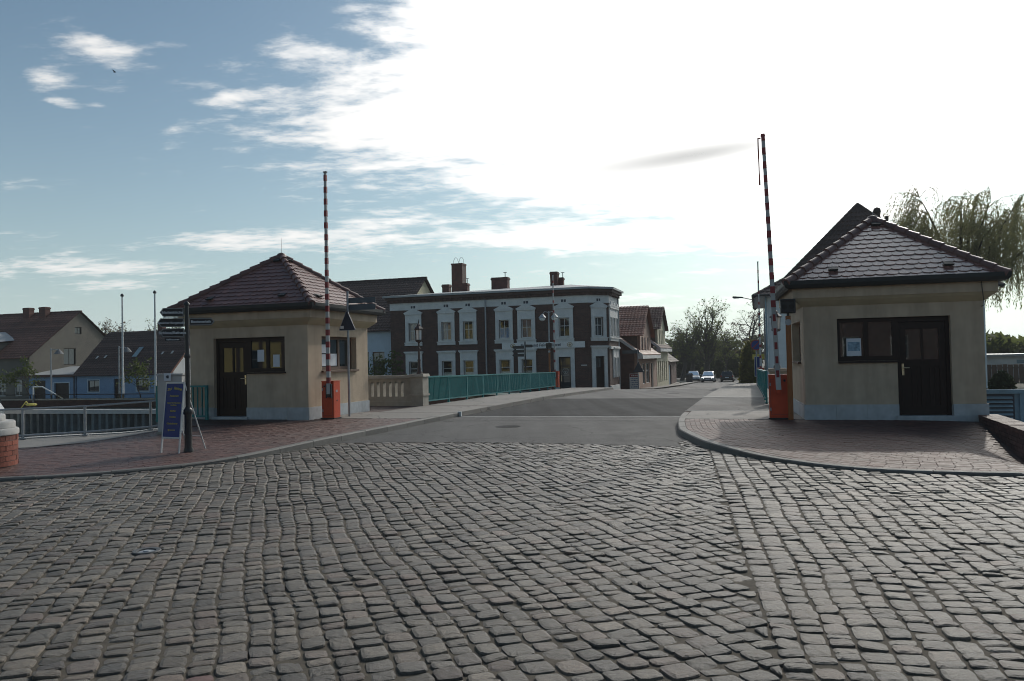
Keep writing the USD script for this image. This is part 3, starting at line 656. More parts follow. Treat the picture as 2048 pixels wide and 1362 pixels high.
def kiosk(m, center, label, hx=1.87, rz=RZ):
    """m = 1: the door stands at the left end of the front; -1: at the right"""
    k = thing('bridge_keeper_kiosk', label, 'kiosk', center, .12, rz)
    hy = 1.65
    front = Fr((-hx, -hy), (1, 0)); a_ = lambda x0, x1: tuple(sorted((m*x0+hx, m*x1+hx)))
    side = Fr((hx, -hy), (0, 1)) if m == 1 else Fr((-hx, hy), (0, -1))
    sa = (lambda y0, y1: (y0+hy, y1+hy)) if m == 1 else (lambda y0, y1: (hy-y1, hy-y0))
    wa, wb = a_(hx-1.90, hx-.70); da, db = a_(hx-2.96, hx-1.90); wsa, wsb = sa(-hy+.69, -hy+2.6)
    WZ0, WZ1, DZ0 = 1.27, 2.21, .07
    wm = MB()
    hol = [sbox(wa-.001, WZ0, wb, WZ1), sbox(da, DZ0-.2, db, WZ1)]
    wm.fpoly(front, wallpoly(0, 2*hx, .30, 2.50, hol), -.22, 0)
    wm.fpoly(side, wallpoly(.22 if m == 1 else 0, 2*hy-(0 if m == 1 else .22), .30, 2.50, [sbox(wsa, WZ0, wsb, WZ1)]), -.22, 0)
    oth = Fr((-hx, hy), (0, -1)) if m == 1 else Fr((hx, -hy), (0, 1))
    wm.fpoly(oth, wallpoly(0 if m == 1 else .22, 2*hy-(.22 if m == 1 else 0), .30, 2.50), -.22, 0)
    wm.fpoly(Fr((hx, hy), (-1, 0)), wallpoly(.22, 2*hx-.22, .30, 2.50), -.22, 0)
    part(k, 'wall', wm, PLASTER)
    inn = MB(); inn.box(-hx+.3, hx-.3, -hy+.9, hy-.3, .02, .06); inn.box(-hx+.3, hx-.3, hy-.36, hy-.3, .06, 2.4); inn.box(-hx+.24, hx-.24, -hy+.24, hy-.24, 2.4, 2.48); part(k, 'interior', inn, CURT)
    pl = MB(); e = .035
    for (fr, L, cut) in ((front, 2*hx, (da, db)), (side, 2*hy, None), (oth, 2*hy, None), (Fr((hx, hy), (-1, 0)), 2*hx, None)):
        segs = [(0, cut[0]), (cut[1], L)] if cut else [(0, L)]
        for (s0, s1) in segs:
            n = max(1, int(round((s1-s0)/.62)))
            for q in range(n):
                p0, p1 = s0+(s1-s0)*q/n+.002, s0+(s1-s0)*(q+1)/n-.002
                if fr is front and s0 == 0 and q == 0: p0 -= e
                if fr is front and s1 == L and q == n-1: p1 += e
                mbx = MB().fbox(fr, p0, p1, -.06, .315, -.22, e); part(k, 'plinth_slab', mbx, PLINTH)
    # cornice: a cove that flares out, then the flat band under the gutter
    cv = MB(); ring = lambda o, z: [(-hx-o, -hy-o, z), (hx+o, -hy-o, z), (hx+o, hy+o, z), (-hx-o, hy+o, z)]
    lev = [(.0, 2.50), (.012, 2.503), (.05, 2.53), (.16, 2.62), (.205, 2.675)]
    vs = [p for o, z in lev for p in ring(o, z)]; fs = [[a*4+b, a*4+(b+1) % 4, (a+1)*4+(b+1) % 4, (a+1)*4+b] for a in range(len(lev)-1) for b in range(4)]
    part(k, 'cove', MB().add(vs, fs), FRIEZE)
    lev = [(.20, 2.673), (.222, 2.68), (.222, 2.955), (.0, 2.955)]
    vs = [p for o, z in lev for p in ring(o, z)]; fs = [[a*4+b, a*4+(b+1) % 4, (a+1)*4+(b+1) % 4, (a+1)*4+b] for a in range(len(lev)-1) for b in range(4)]
    part(k, 'cornice', MB().add(vs, fs), PLASTER)
    # gutter all round: a half-round channel
    for q in range(4):
        g = MB(); pr = [(.232, 3.05), (.234, 2.97), (.265, 2.905), (.325, 2.885), (.385, 2.91), (.415, 2.97), (.42, 3.06), (.41, 3.06), (.395, 2.99), (.33, 2.92)]
        vs = []
        for (o, z) in pr: c = ring(o, z); vs += [c[q], c[(q+1) % 4]]
        g.add(vs, [[2*i, 2*i+1, 2*i+3, 2*i+2] for i in range(len(pr)-1)]); part(k, 'gutter', g, GUTTER)
    # roof: four slopes to one apex
    ov, ze, za = .36, 3.0, 4.60
    apex = np.array([0, 0, za]); cn = [np.array(c, float) for c in ((-hx-ov, -hy-ov, ze), (hx+ov, -hy-ov, ze), (hx+ov, hy+ov, ze), (-hx-ov, hy+ov, ze))]
    rf = part(k, 'roof', MB().add(cn+[apex], [[0, 1, 4], [1, 2, 4], [2, 3, 4], [3, 0, 4], [0, 2, 1], [0, 3, 2]]), DARKTILE)
    order = [0, 1 if m == 1 else 3, 3 if m == 1 else 1, 2]; cnt = 0; rest = MB()
    for si in order:
        A, B = cn[si], cn[(si+1) % 4]; mid = (A+B)/2; ed = (B-A)/np.linalg.norm(B-A); upv = apex-mid; sl = np.linalg.norm(upv); upv /= sl; nn = np.cross(ed, upv); hw = np.linalg.norm(B-A)/2
        tri = Polygon([(-hw, -.04), (hw, -.04), (0.02, sl), (-.02, sl)])
        row = 0; h = -.03
        tw, th = .23, .186
        vents = [(int(round((h_+.03)/th)), x_) for h_, x_ in ((.36, -1.15), (.36, 1.15), (sl*.86, .02))]
        while h < sl-.05:
            wid = hw*(1-max(h, 0)/sl); off = (row % 2)*tw/2
            for c in np.arange(-hw-tw+off, hw+tw, tw):
                if abs(c) > wid+tw: continue
                arc = [(c+tw/2*.985*math.sin(x), h+.055-.055*math.cos(x)) for x in np.linspace(-1.5, 1.5, 7)]
                p = Polygon(arc+[(c+tw*.492, h+th+.03), (c-tw*.492, h+th+.03)]).intersection(tri)
                if p.geom_type != 'Polygon' or p.area < .004: continue
                q = trimesh.creation.extrude_polygon(p, .013, engine='earcut'); v = q.vertices
                jit = rng.normal(0, .0015)
                z = v[:, 2]+.024-.016*(v[:, 1]-h)/th+jit
                pts = mid+v[:, :1]*ed+v[:, 1:2]*upv+z[:, None]*nn
                tone = float(np.clip(rng.normal(.5, .22), 0, 1))
                if cnt < 300: part(rf, 'roof_tile', MB().add(pts, q.faces, tone), TILE2 if m == 1 else TILE, tone=True); cnt += 1
                else: rest.add(pts, q.faces, tone)
                for vr, vx in vents:
                    if vr == row and abs(c-vx) <= tw/2 and si in order[:2]:
                        vm = MB(); fx = Fr((0, 0), (1, 0)); w2 = .095
                        pr = [(-w2, h+.02, .05), (w2, h+.02, .05), (w2, h+.02, .095), (-w2, h+.02, .095), (-w2, h+.20, .05), (w2, h+.20, .05)]
                        pw = [mid+(a+vx)*ed+b*upv+zz*nn for a, b, zz in pr]
                        vm.add(pw, [[0, 1, 2], [0, 2, 3], [3, 2, 5], [3, 5, 4], [0, 3, 4], [1, 5, 2]]); part(rf, 'vent_tile', vm, GUTTER)
            row += 1; h += th
    part(rf, 'roof_tiles', rest, TILE2 if m == 1 else TILE, tone=True, kind='stuff')
    for c in cn:                                                       # hip tiles, lapped from the eave upwards
        d = apex-c; L = np.linalg.norm(d); d /= L; n = 11
        for q in range(n):
            p0, p1 = c+d*(L*q/n-.03)+[0, 0, .035], c+d*(L*(q+1)/n+.02)+[0, 0, .015]
            hm = MB(); hm.cyl(p0, p1, .098, .078, n=12); part(rf, 'hip_tile', MB().add(hm.v[0], hm.f[0], float(rng.uniform(0, 1))), TILER, smooth=40, tone=True)
    part(rf, 'roof_cap', MB().lathe([(.16, 4.52), (.15, 4.62), (.10, 4.69), (.03, 4.715), (0, 4.715)]), TILER, smooth=True)
    part(rf, 'lightning_rod', MB().cyl((0, 0, 4.70), (0, 0, 5.15), .006, .004, 6), RED if m == 1 else STEEL)
    # door
    o = -.13; dm = MB(); fwd = .075
    dm.fbox(front, da, da+fwd, DZ0, WZ1, o-.07, o+.02); dm.fbox(front, db-fwd, db, DZ0, WZ1, o-.07, o+.02); dm.fbox(front, da+fwd, db-fwd, WZ1-.11, WZ1, o-.07, o+.02)
    ia, ib = da+fwd+.006, db-fwd-.006; w = ib-ia; st = .12; zt, zm = WZ1-.12, 1.28
    dm.fpoly(front, sbox(ia, DZ0+.01, ib, zt).difference(sbox(ia+st, zm, ia+w/2-.02, zt-.15)).difference(sbox(ia+w/2+.02, zm, ib-st, zt-.15)).difference(sbox(ia+st, DZ0+.2, ia+w/2-.04, zm-.16)).difference(sbox(ia+w/2+.04, DZ0+.2, ib-st, zm-.16)), o-.055, o)
    dr = part(k, 'door', dm, WOOD)
    for (p0, p1) in ((ia+st, ia+w/2-.02), (ia+w/2+.02, ib-st)):
        part(dr, 'pane', MB().fbox(front, p0-.01, p1+.01, zm-.01, zt-.14, o-.034, o-.026), GLASSC if m == -1 else GLASS)
        n = 3
        for q in range(n): part(dr, 'board', MB().fbox(front, p0+(p1-p0)*q/n+.002, p0+(p1-p0)*(q+1)/n-.002, DZ0+.19, zm-.15, o-.04, o-.018), WOOD)
    hxs = ib-.05 if m == 1 else ia+.05; sg = -1 if m == 1 else 1
    hd = MB(); hd.fbox(front, hxs-.022, hxs+.022, .94, 1.19, o, o+.008); hd.cyl(front.p(hxs, 1.10, o), front.p(hxs, 1.10, o+.05), .010); hd.cyl(front.p(hxs, 1.10, o+.05), front.p(hxs+sg*.125, 1.10, o+.05), .009); part(dr, 'handle', hd, BRASS)
    part(dr, 'doorstep', MB().fbox(front, da-.06, db+.06, -.06, DZ0, -.2, .10), PLINTH)
    if m == -1:
        part(dr, 'blind', MB().fbox(front, ia+st, ib-st, zm, zt-.14, o-.085, o-.075), BLIND)
    # front window, two lights
    wn = MB(); f1 = .07; o2 = -.10
    wn.fpoly(front, sbox(wa, WZ0, wb, WZ1).difference(sbox(wa+f1, WZ0+f1+.03, (wa+wb)/2-.05, WZ1-f1-.02)).difference(sbox((wa+wb)/2+.05, WZ0+f1+.03, wb-f1, WZ1-f1-.02)), o2-.06, o2)
    wp = part(k, 'window', wn, WOOD)
    for (p0, p1) in ((wa+f1, (wa+wb)/2-.05), ((wa+wb)/2+.05, wb-f1)): part(wp, 'pane', MB().fbox(front, p0-.01, p1+.01, WZ0+f1+.02, WZ1-f1-.01, o2-.034, o2-.026), GLASSC if m == -1 else GLASS)
    part(wp, 'window_sill', MB().fbox(front, wa, wb+(.03 if m == 1 else 0), WZ0-.045, WZ0-.001, -.1, .05), WOOD)
    if m == -1:
        part(wp, 'blind', MB().fbox(front, wa+.05, wb-.05, WZ0+.08, WZ1-.05, -.215, -.205), BLIND)
        po = part(wp, 'poster', MB().fbox(front, wa+.20, wa+.50, WZ0+.11, WZ0+.50, o2-.024, o2-.021), PAPER)
        part(po, 'printed_picture', MB().fbox(front, wa+.225, wa+.475, WZ0+.22, WZ0+.42, o2-.0205, o2-.019), RENDER_BLUE) if False else part(wp, 'poster_picture', MB().fbox(front, wa+.225, wa+.475, WZ0+.22, WZ0+.42, o2-.0205, o2-.019), mat('poster_print', (.22, .32, .40), .7, .5, 14.))
    else:
        part(wp, 'notice', MB().fbox(front, wa+.26, wa+.47, WZ0+.28, WZ0+.60, o2-.025, o2-.021), PAPER); part(wp, 'notice', MB().fbox(front, wb-.45, wb-.24, WZ0+.13, WZ0+.46, o2-.025, o2-.021), PAPER)
    # side window
    o3 = -.17; ws = MB(); mid = wsa+(wsb-wsa)*(.62 if m == 1 else .38)
    ws.fpoly(side, sbox(wsa, WZ0, wsb, WZ1).difference(sbox(wsa+.08, WZ0+.1, mid-.05, WZ1-.08)).difference(sbox(mid+.05, WZ0+.1, wsb-.08, WZ1-.08)), o3-.05, o3)
    wp = part(k, 'window', ws, WOOD2)
    for (p0, p1) in ((wsa+.08, mid-.05), (mid+.05, wsb-.08)): part(wp, 'pane', MB().fbox(side, p0-.01, p1+.01, WZ0+.09, WZ1-.07, o3-.034, o3-.026), GLASS)
    part(wp, 'window_sill', MB().fbox(side, wsa-.03, wsb+.03, WZ0-.05, WZ0-.002, -.2, .07), WOOD2)
    if m == 1:
        part(wp, 'notice', MB().fbox(side, wsa+.24, wsa+.56, WZ0+.48, WZ0+.72, o3-.025, o3-.021), PAPER); part(wp, 'notice', MB().fbox(side, wsa+.10, wsa+.52, WZ0+.12, WZ0+.45, o3-.025, o3-.021), PAPER); part(wp, 'notice', MB().fbox(side, wsa+.60, mid-.06, WZ0+.12, WZ0+.46, o3-.025, o3-.021), PAPER)
    lc = MB(); xe = -m*(hx-.1); lc.path([(xe, -hy-.24, 2.96), (xe-.03*m, -hy-.23, 2.62), (xe-.10*m, -hy-.06, 2.40), (xe-.05*m, -hy-.02, 2.38)], .008, 6); part(k, 'lightning_conductor', lc, GUTTER)
    return k
kiosk(1, W(-.95, -8.20), 'beige plastered kiosk with its door at the left, behind the signpost and the left barrier')
kr = math.radians(14.5); kiosk(-1, np.array([6.51, 17.35])+1.8*np.array([math.cos(kr), -math.sin(kr)])+1.65*np.array([math.sin(kr), math.cos(kr)]), 'beige plastered kiosk at the right with a poster in its window', 1.8, -kr)

# ------------------------------------------------------------------ barriers
def barrier(s, t, z, label, lean=0., rod=False, w=.36, face=-1, boomdx=0., top=6.45, per=.314, thick=1.):
    b = thing('road_barrier', label, 'barrier', W(s, t), z, RZ, group=None)
    cab = MB(); poly = sbox(-w/2, -.17, w/2, .17).buffer(-.015).buffer(.015, quad_segs=2); cab.prism(poly, .03, .98); cp = part(b, 'cabinet', cab, ORANGE)
    part(cp, 'lid', MB().prism(sbox(-w/2-.006, -.176, w/2+.006, .176), .982, 1.0), ORANGE)
    part(cp, 'base_plate', MB().box(-w/2-.02, w/2+.02, -.19, .19, 0, .03), IRON)
    dpn = MB(); dpn.fpoly(Fr((-w/2, face*.17), (1, 0)), sbox(.035, .10, w-.035, .90).difference(sbox(.041, .106, w-.041, .894)), .0, .0025); part(cp, 'door_seam', dpn, INK)
    for zz_ in (.22, .78): part(cp, 'hinge', MB().box(-w/2+.02, -w/2+.045, face*.17-.012, face*.17-.001, zz_-.035, zz_+.035), STEEL)
    part(cp, 'rating_plate', MB().box(w/2+.001, w/2+.004, -.06, .03, .70, .76), STEEL)
    lk = MB(); lk.cyl((-w*.26 if not rod else w*.24, face*.17, .86), (-w*.26 if not rod else w*.24, face*.178, .86), .026, n=12); part(cp, 'lock', lk, IRON)
    part(cp, 'lock', MB().cyl((w/2, .0, .48), (w/2+.008, .0, .48), .022, n=12), IRON)
    ar = MB(); ar.box(boomdx-.085, boomdx-.06, face*.24-.02, face*.24+.02, .55, .92); ar.box(boomdx+.06, boomdx+.085, face*.24-.02, face*.24+.02, .55, .92); ar.box(boomdx-.085, boomdx+.085, face*.215-.005, face*.215+.005, .88, .92)
    ar.cyl((boomdx, face*.17, .62), (boomdx, face*.27, .62), .045, n=12); part(b, 'boom_clamp', ar, ORANGE if rod else IRON)
    bp = MB(); n = 20; z0, z1 = .66, top-z
    wd = lambda q: (.060+(.040-.060)*q)*thick
    dx = lambda zz: boomdx-math.tan(lean)*(zz-z0)
    yy = face*.245
    bp.hexa([(dx(z0)-wd(0), yy-.03, z0), (dx(z0)+wd(0), yy-.03, z0), (dx(z0)+wd(0), yy+.03, z0), (dx(z0)-wd(0), yy+.03, z0), (dx(z1)-wd(1), yy-.02, z1), (dx(z1)+wd(1), yy-.02, z1), (dx(z1)+wd(1), yy+.02, z1), (dx(z1)-wd(1), yy+.02, z1)])
    bo = part(b, 'boom', bp, BOOMW)
    for q in np.arange(z0+.28, z1-.10, per):
        q1 = q+.157; a, c = (q-z0)/(z1-z0), (q1-z0)/(z1-z0); e = .004
        w0 = wd(a)*(.55 if q < 2.2 and rod else 1)+.003; w1 = wd(c)*(.55 if q < 2.2 and rod else 1)+.003
        st = MB().hexa([(dx(q)-w0, yy-.034, q), (dx(q)+w0, yy-.034, q), (dx(q)+w0, yy+.034, q), (dx(q)-w0, yy+.034, q), (dx(q1)-w1, yy-.032, q1), (dx(q1)+w1, yy-.032, q1), (dx(q1)+w1, yy+.032, q1), (dx(q1)-w1, yy+.032, q1)])
        part(bo, 'red_band', st, RED)
    part(bo, 'end_cap', MB().box(dx(z1)-.05, dx(z1)+.05, yy-.03, yy+.03, z1, z1+.03), INK)
    if rod:
        r = MB(); r.cyl((dx(z1)-.05, yy, z1-.04), (dx(z1)-.12, yy, z1-.04), .012, n=6); r.cyl((dx(z1)-.11, yy, z1-.03), (dx(z1)-.10, yy, z1-1.0), .014, n=8); r.cyl((dx(z1)-.10, yy, z1-.98), (dx(z1)-.10, yy, z1-1.1), .022, n=8); part(bo, 'hanging_rod', r, RED)
    return b
barrier(-2.26, -5.86, .12, 'raised red and white barrier with orange cabinet beside the left kiosk', top=6.62, thick=.82, boomdx=.08)
barrier(-1.9, 5.42, .12, 'raised barrier with a rod hanging from its tip beside the right kiosk', lean=.031, rod=True, w=.46, boomdx=-.02, top=6.5, thick=.92)
barrier(25.4, -6.75, rz_(25)+.12, 'far raised barrier in front of the bakery door at the end of the left railing', face=-1, top=6.6, per=.6, thick=.8)
barrier(25.4, 5.12, rz_(25)+.12, 'far raised barrier at the far end of the right bridge railing', top=6.7, per=.6, thick=.85)

# orange signal post at the right barrier, and one at the far end
def signal_post(s, t, z, label, h=2.3):
    g = thing('signal_post', label, 'traffic signal', W(s, t), z, RZ)
    part(g, 'post', MB().cyl((0, 0, 0), (0, 0, h), .058, n=14), ORANGE2, smooth=40)
    part(g, 'collar', MB().cyl((0, -.02, h-.14), (0, -.075, h-.14), .07, n=14), STEEL)
    bx = MB(); bx.prism(sbox(-.16, -.12, .16, .12).buffer(-.02).buffer(.02), h+.06, h+.36); bx.cyl((0, 0, h), (0, 0, h+.07), .03); sb = part(g, 'signal_box', bx, IRON)
    part(sb, 'visor', MB().fpoly(Fr((-.16, -.12), (1, 0)), sbox(.0, h+.08, .32, h+.37).difference(sbox(.03, h+.10, .29, h+.34)), 0.0, .05), IRON)
    for q in (-.07, .07): part(sb, 'lens', MB().cyl((q, -.122, h+.2), (q, -.13, h+.2), .055, n=16), ROOM)
    return g
signal_post(-2.2, 5.64, .12, 'amber post with a black signal box beside the right barrier')
signal_post(24.9, -7.0, rz_(24.9)+.1, 'far amber post in front of the bakery next to the far left barrier', 2.35)

# ------------------------------------------------------------------ railings and balustrades
def railing(p0, p1, label, z0, z1, posts, pitch=.12, h=.93, drop=.06, group=None):
    d = np.array(p1)-np.array(p0); L = np.hypot(*d); d = d/L; rz = math.atan2(d[1], d[0])
    g = thing('teal_railing', label, 'railing', p0, z0, rz); sl = (z1-z0)/L; zz = lambda a, b: b+sl*a
    bar = lambda a0, a1, b, w, hh: MB().hexa([(a0, -w/2, zz(a0, b)), (a1, -w/2, zz(a1, b)), (a1, w/2, zz(a1, b)), (a0, w/2, zz(a0, b)), (a0, -w/2, zz(a0, b+hh)), (a1, -w/2, zz(a1, b+hh)), (a1, w/2, zz(a1, b+hh)), (a0, w/2, zz(a0, b+hh))])
    part(g, 'top_rail', bar(-.03, L+.03, h-.05, .075, .05), TEAL); part(g, 'bottom_rail', bar(0, L, .10, .05, .04), TEAL)
    for q in np.linspace(0, L, posts):
        m = MB(); m.box(q-.035, q+.035, -.03, .03, zz(q, -.05), zz(q, h-.05)); m.box(q-.06, q+.06, -.05, .05, zz(q, 0), zz(q, .02)); part(g, 'post', m, TEAL)
    n = int(L/pitch); rest = MB()
    for k in range(1, n):
        q = k*L/n; m = MB().box(q-.013, q+.013, -.018, .018, zz(q, .13), zz(q, h-.05))
        part(g, 'baluster', m, TEAL)
    return g
railing(W(3.5, -5.62), W(24.6, -6.62), 'long teal bridge railing in front of the brick bakery', .125, rz_(24.6)+.125, 11, h=.95)
railing(W(3.75, 5.19), W(24.6, 4.95), 'teal bridge railing on the right, beside the orange cabinet', .125, rz_(24.6)+.125, 11, h=.95)
railing(W(-2.82, -11.0), W(-2.82, -9.36), 'short teal railing at the left front corner of the left kiosk', .1, .1, 2, h=.96, pitch=.14)
def balustrade(t0, t1, s, pil_t, label, z=.12):
    a, b = (t0, t1)
    g = thing('concrete_balustrade', label, 'balustrade', W(s, a), z, RZ); L = b-a; fr = Fr((0, -.11), (1, 0))
    p = sbox(0, .14, L, .90); n = int((L-.4)/.22)
    for k in range(n):
        c = L-.36-k*.22; p = p.difference(sbox(c-.05, .30, c+.05, .74).union(Point(c, .74).buffer(.05)))
    m = MB(); m.fpoly(fr, p, -.2, 0); part(g, 'panel', m, CONC)
    part(g, 'plinth', MB().box(0, L, -.16, .14, -.05, .14), CONC)
    part(g, 'coping', MB().hexa([(0, -.17, .90), (L, -.17, .90), (L, .15, .90), (0, .15, .90), (0, -.14, 1.01), (L, -.14, 1.01), (L, .12, 1.01), (0, .12, 1.01)]), CONC)
    x = pil_t-a; pm = MB(); pm.box(x-.22, x+.22, -.24, .22, -.05, .95); pm.hexa([(x-.27, -.29, .95), (x+.27, -.29, .95), (x+.27, .27, .95), (x-.27, .27, .95), (x-.24, -.26, 1.04), (x+.24, -.26, 1.04), (x+.24, .24, 1.04), (x-.24, .24, 1.04)]); pm.box(x-.25, x+.25, -.27, .25, .32, .38)
    part(g, 'pillar', pm, CONC); return g
balustrade(-10.4, -5.98, 3.2, -5.76, 'weathered concrete balustrade with arched slots behind the left kiosk')
balustrade(5.71, 10.2, 3.2, 5.5, 'concrete balustrade behind the right barrier cabinet')
def lantern(st, z, label):
    g = thing('bridge_lantern', label, 'lamp', W(*st), z, RZ, group='lanterns on the balustrade pillars')
    part(g, 'post', MB().lathe([(.0, 0), (.10, 0), (.10, .06), (.07, .10), (.075, .16), (.05, .22), (.045, .42), (.06, .46), (.038, .50), (.032, .80), (.05, .84), (.028, .88), (.026, 1.02), (.06, 1.06), (0, 1.06)], n=14), BROWNIRON, smooth=50)
    r = .115; an = np.arange(6)*math.pi/3
    fm = MB(); fm.lathe([(0, 1.06), (.09, 1.06), (.13, 1.10), (.13, 1.13), (0, 1.13)], n=6)
    for a in an: fm.cyl((r*.92*math.cos(a), r*.92*math.sin(a), 1.12), (r*1.05*math.cos(a), r*1.05*math.sin(a), 1.47), .011, n=6)
    part(g, 'lantern_frame', fm, BROWNIRON)
    for k in range(6):
        a, b = an[k], an[(k+1) % 6]; m = MB(); q0, q1 = r*.88, r*1.0
        m.add([(q0*math.cos(a), q0*math.sin(a), 1.135), (q0*math.cos(b), q0*math.sin(b), 1.135), (q1*math.cos(b), q1*math.sin(b), 1.46), (q1*math.cos(a), q1*math.sin(a), 1.46)], [[0, 1, 2, 3]]); part(g, 'pane', m, MILK)
    part(g, 'lantern_roof', MB().lathe([(0, 1.46), (.17, 1.46), (.17, 1.50), (.10, 1.57), (.07, 1.60), (.065, 1.64), (.02, 1.68), (.015, 1.76), (.0, 1.84)], n=6), BROWNIRON)
    return g
lA = lantern((3.2, -5.76), 1.16, 'brown lantern on the pillar at the near end of the long teal railing')
copy_of(lA, 'brown lantern on the balustrade pillar behind the right barrier', W(3.2, 5.5), 1.16, RZ)

# ------------------------------------------------------------------ signs and small things on the left pavement
def text_on(mb, fr, s, a, z, h, o, bold=True, center=True, depth=.003):
    t = meshkit.text_mesh(s, h, depth, bold); v = np.array(t.vertices); w = v[:, 0].max()-v[:, 0].min(); x0 = a-(w/2 if center else 0)-v[:, 0].min()
    mb.add([fr.p(x0+q[0], z+q[1], o+q[2]) for q in v], t.faces); return w
sp = thing('finger_signpost', 'black signpost with white lettered finger signs in front of the left kiosk', 'signpost', (-5.78, 13.83), .08, math.radians(14))
part(sp, 'post', MB().lathe([(0, 0), (.085, 0), (.085, .05), (.066, .08), (.064, .66), (.085, .68), (.085, .74), (.06, .77), (.042, .80), (.040, 1.66), (.056, 1.68), (.056, 1.72), (.038, 1.74), (.036, 2.60), (.05, 2.61), (.05, 2.64), (.02, 2.67), (0, 2.68)], n=18), IRON, smooth=50)
for k, (txt, z0, side, ln, h) in enumerate((('Marienkirche', 2.40, -1, .44, .155), ('Speicher Bergstraße', 2.22, -1, .48, .155), ('Schloss/Rathaus', 2.04, -1, .45, .155), ('Bootsverleih', 2.24, 1, .47, .14))):
    fr = Fr((0, -.045), (1, 0)); a0, a1 = (.04, ln) ; tip = .055
    if side < 0: pl = Polygon([(-.045, z0), (-a1+tip, z0), (-a1, z0+h/2), (-a1+tip, z0+h), (-.045, z0+h)])
    else: pl = Polygon([(.045, z0), (a1-tip, z0), (a1, z0+h/2), (a1-tip, z0+h), (.045, z0+h)])
    bd = part(sp, 'finger_sign', MB().fpoly(fr, pl, -.02, 0), IRON, label=f'finger sign reading {txt}')
    part(bd, 'white_edge', MB().fpoly(fr, pl.buffer(-.008).difference(pl.buffer(-.0125)), 0, .0015), GREYW)
    m = MB(); text_on(m, fr, txt, side*(.045+ln-.03)/2, z0+h/2-.022, .042 if len(txt) < 16 else .034, .001); part(bd, 'lettering', m, PAPER)
    if k == 0: part(sp, 'glint_strip', MB().fbox(fr, -.39, -.14, z0-.018, z0-.004, -.015, -.005), PAPER)
m = MB(); fr = Fr((0, -.045), (1, 0)); m.fbox(fr, -.36, -.1, 1.97, 2.03, -.018, -.002); part(sp, 'finger_sign', m, IRON, label='small lower plate reading Haffmuseum'); m = MB(); text_on(m, fr, 'Haffmuseum', -.23, 1.985, .026, 0); part(sp, 'lettering', m, PAPER)

ab = thing('advertising_board', 'blue A-frame board with yellow lettering beside the signpost', 'sign board', (-6.06, 13.70), .08, math.radians(-24))
tilt = .115
def tl(a, z, o):                                                       # the front board leans back
    return (a, o+.0+z*tilt, z)
bm = MB(); 
def bbox(m, a0, a1, z0, z1, o0, o1): m.hexa([tl(a0, z0, o0), tl(a1, z0, o0), tl(a1, z0, o1), tl(a0, z0, o1), tl(a0, z1, o0), tl(a1, z1, o0), tl(a1, z1, o1), tl(a0, z1, o1)])
w2 = .222
for (a0, a1, z0, z1) in ((-w2, -w2+.022, 0, 1.24), (w2-.022, w2, 0, 1.24), (-w2+.022, w2-.022, .25, .28), (-w2+.022, w2-.022, 1.215, 1.24)): bbox(bm, a0, a1, z0, z1, 0, .025)
part(ab, 'front_frame', bm, GREYW); pm = MB(); bbox(pm, -w2+.022, w2-.022, .28, 1.215, .006, .02); pn = part(ab, 'panel', pm, BLUE)
class TiltFr:
    def p(self, a, z, o): return tl(a, z, -o)
tm_ = MB(); tf = TiltFr()
for txt, z, h in (('Restaurant', .985, .03), ('Eigene Fischräucherei', .865, .022), ('Kochfisch', .825, .022), ('Bierbar', .72, .03), ('Pension', .615, .03), ('Gästezimmer', .50, .03)): text_on(tm_, tf, txt, 0, z, h, -.006)
for k, ch in enumerate('Zur Henne'):
    if ch != ' ': a = (k-4)*.038; text_on(tm_, tf, ch, a, 1.11-.9*a*a, .048, -.006)
tm_.add([tl(-.10, .40, .004), tl(-.06, .425, .004), tl(-.06, .375, .004)], [[0, 1, 2]]); bbox(tm_, -.06, .08, .393, .407, .004, .006)
part(pn, 'lettering', tm_, YEL)
bk = MB(); bk.cyl((-w2+.01, .16, 1.2), (-w2+.01, .62, 0), .012); bk.cyl((w2-.01, .16, 1.2), (w2-.01, .62, 0), .012); bk.cyl((-w2+.01, .52, .25), (w2-.01, .52, .25), .01); part(ab, 'rear_frame', bk, GREYW)

uc = thing('utility_cabinet', 'grey utility cabinet carrying a small white pictogram plate, behind the blue board', 'cabinet', (-7.62, 17.4), .08, math.radians(6))
cm = MB(); cm.prism(sbox(-.26, -.16, .26, .16).buffer(-.01).buffer(.01), 0, 1.32); cb = part(uc, 'body', cm, PALECONC); part(uc, 'lid', MB().prism(sbox(-.285, -.185, .285, .185), 1.322, 1.36), PALECONC); part(uc, 'base', MB().box(-.28, .28, -.18, .18, -.2, .08), CONC)
part(uc, 'pictogram_plate', MB().box(-.11, .04, -.20, -.187, 1.20, 1.37), PAPER); part(uc, 'pictogram', MB().prism(Polygon([(-.07, 0), (-.04, .03), (0, .03), (0, -.03), (-.04, -.03)]), 0, .002), INK) if False else part(uc, 'pictogram', MB().fpoly(Fr((0, -.2), (1, 0)), Polygon([(-.07, 1.29), (-.045, 1.325), (-.005, 1.32), (-.005, 1.26), (-.045, 1.255)]), 0, .003), INK)

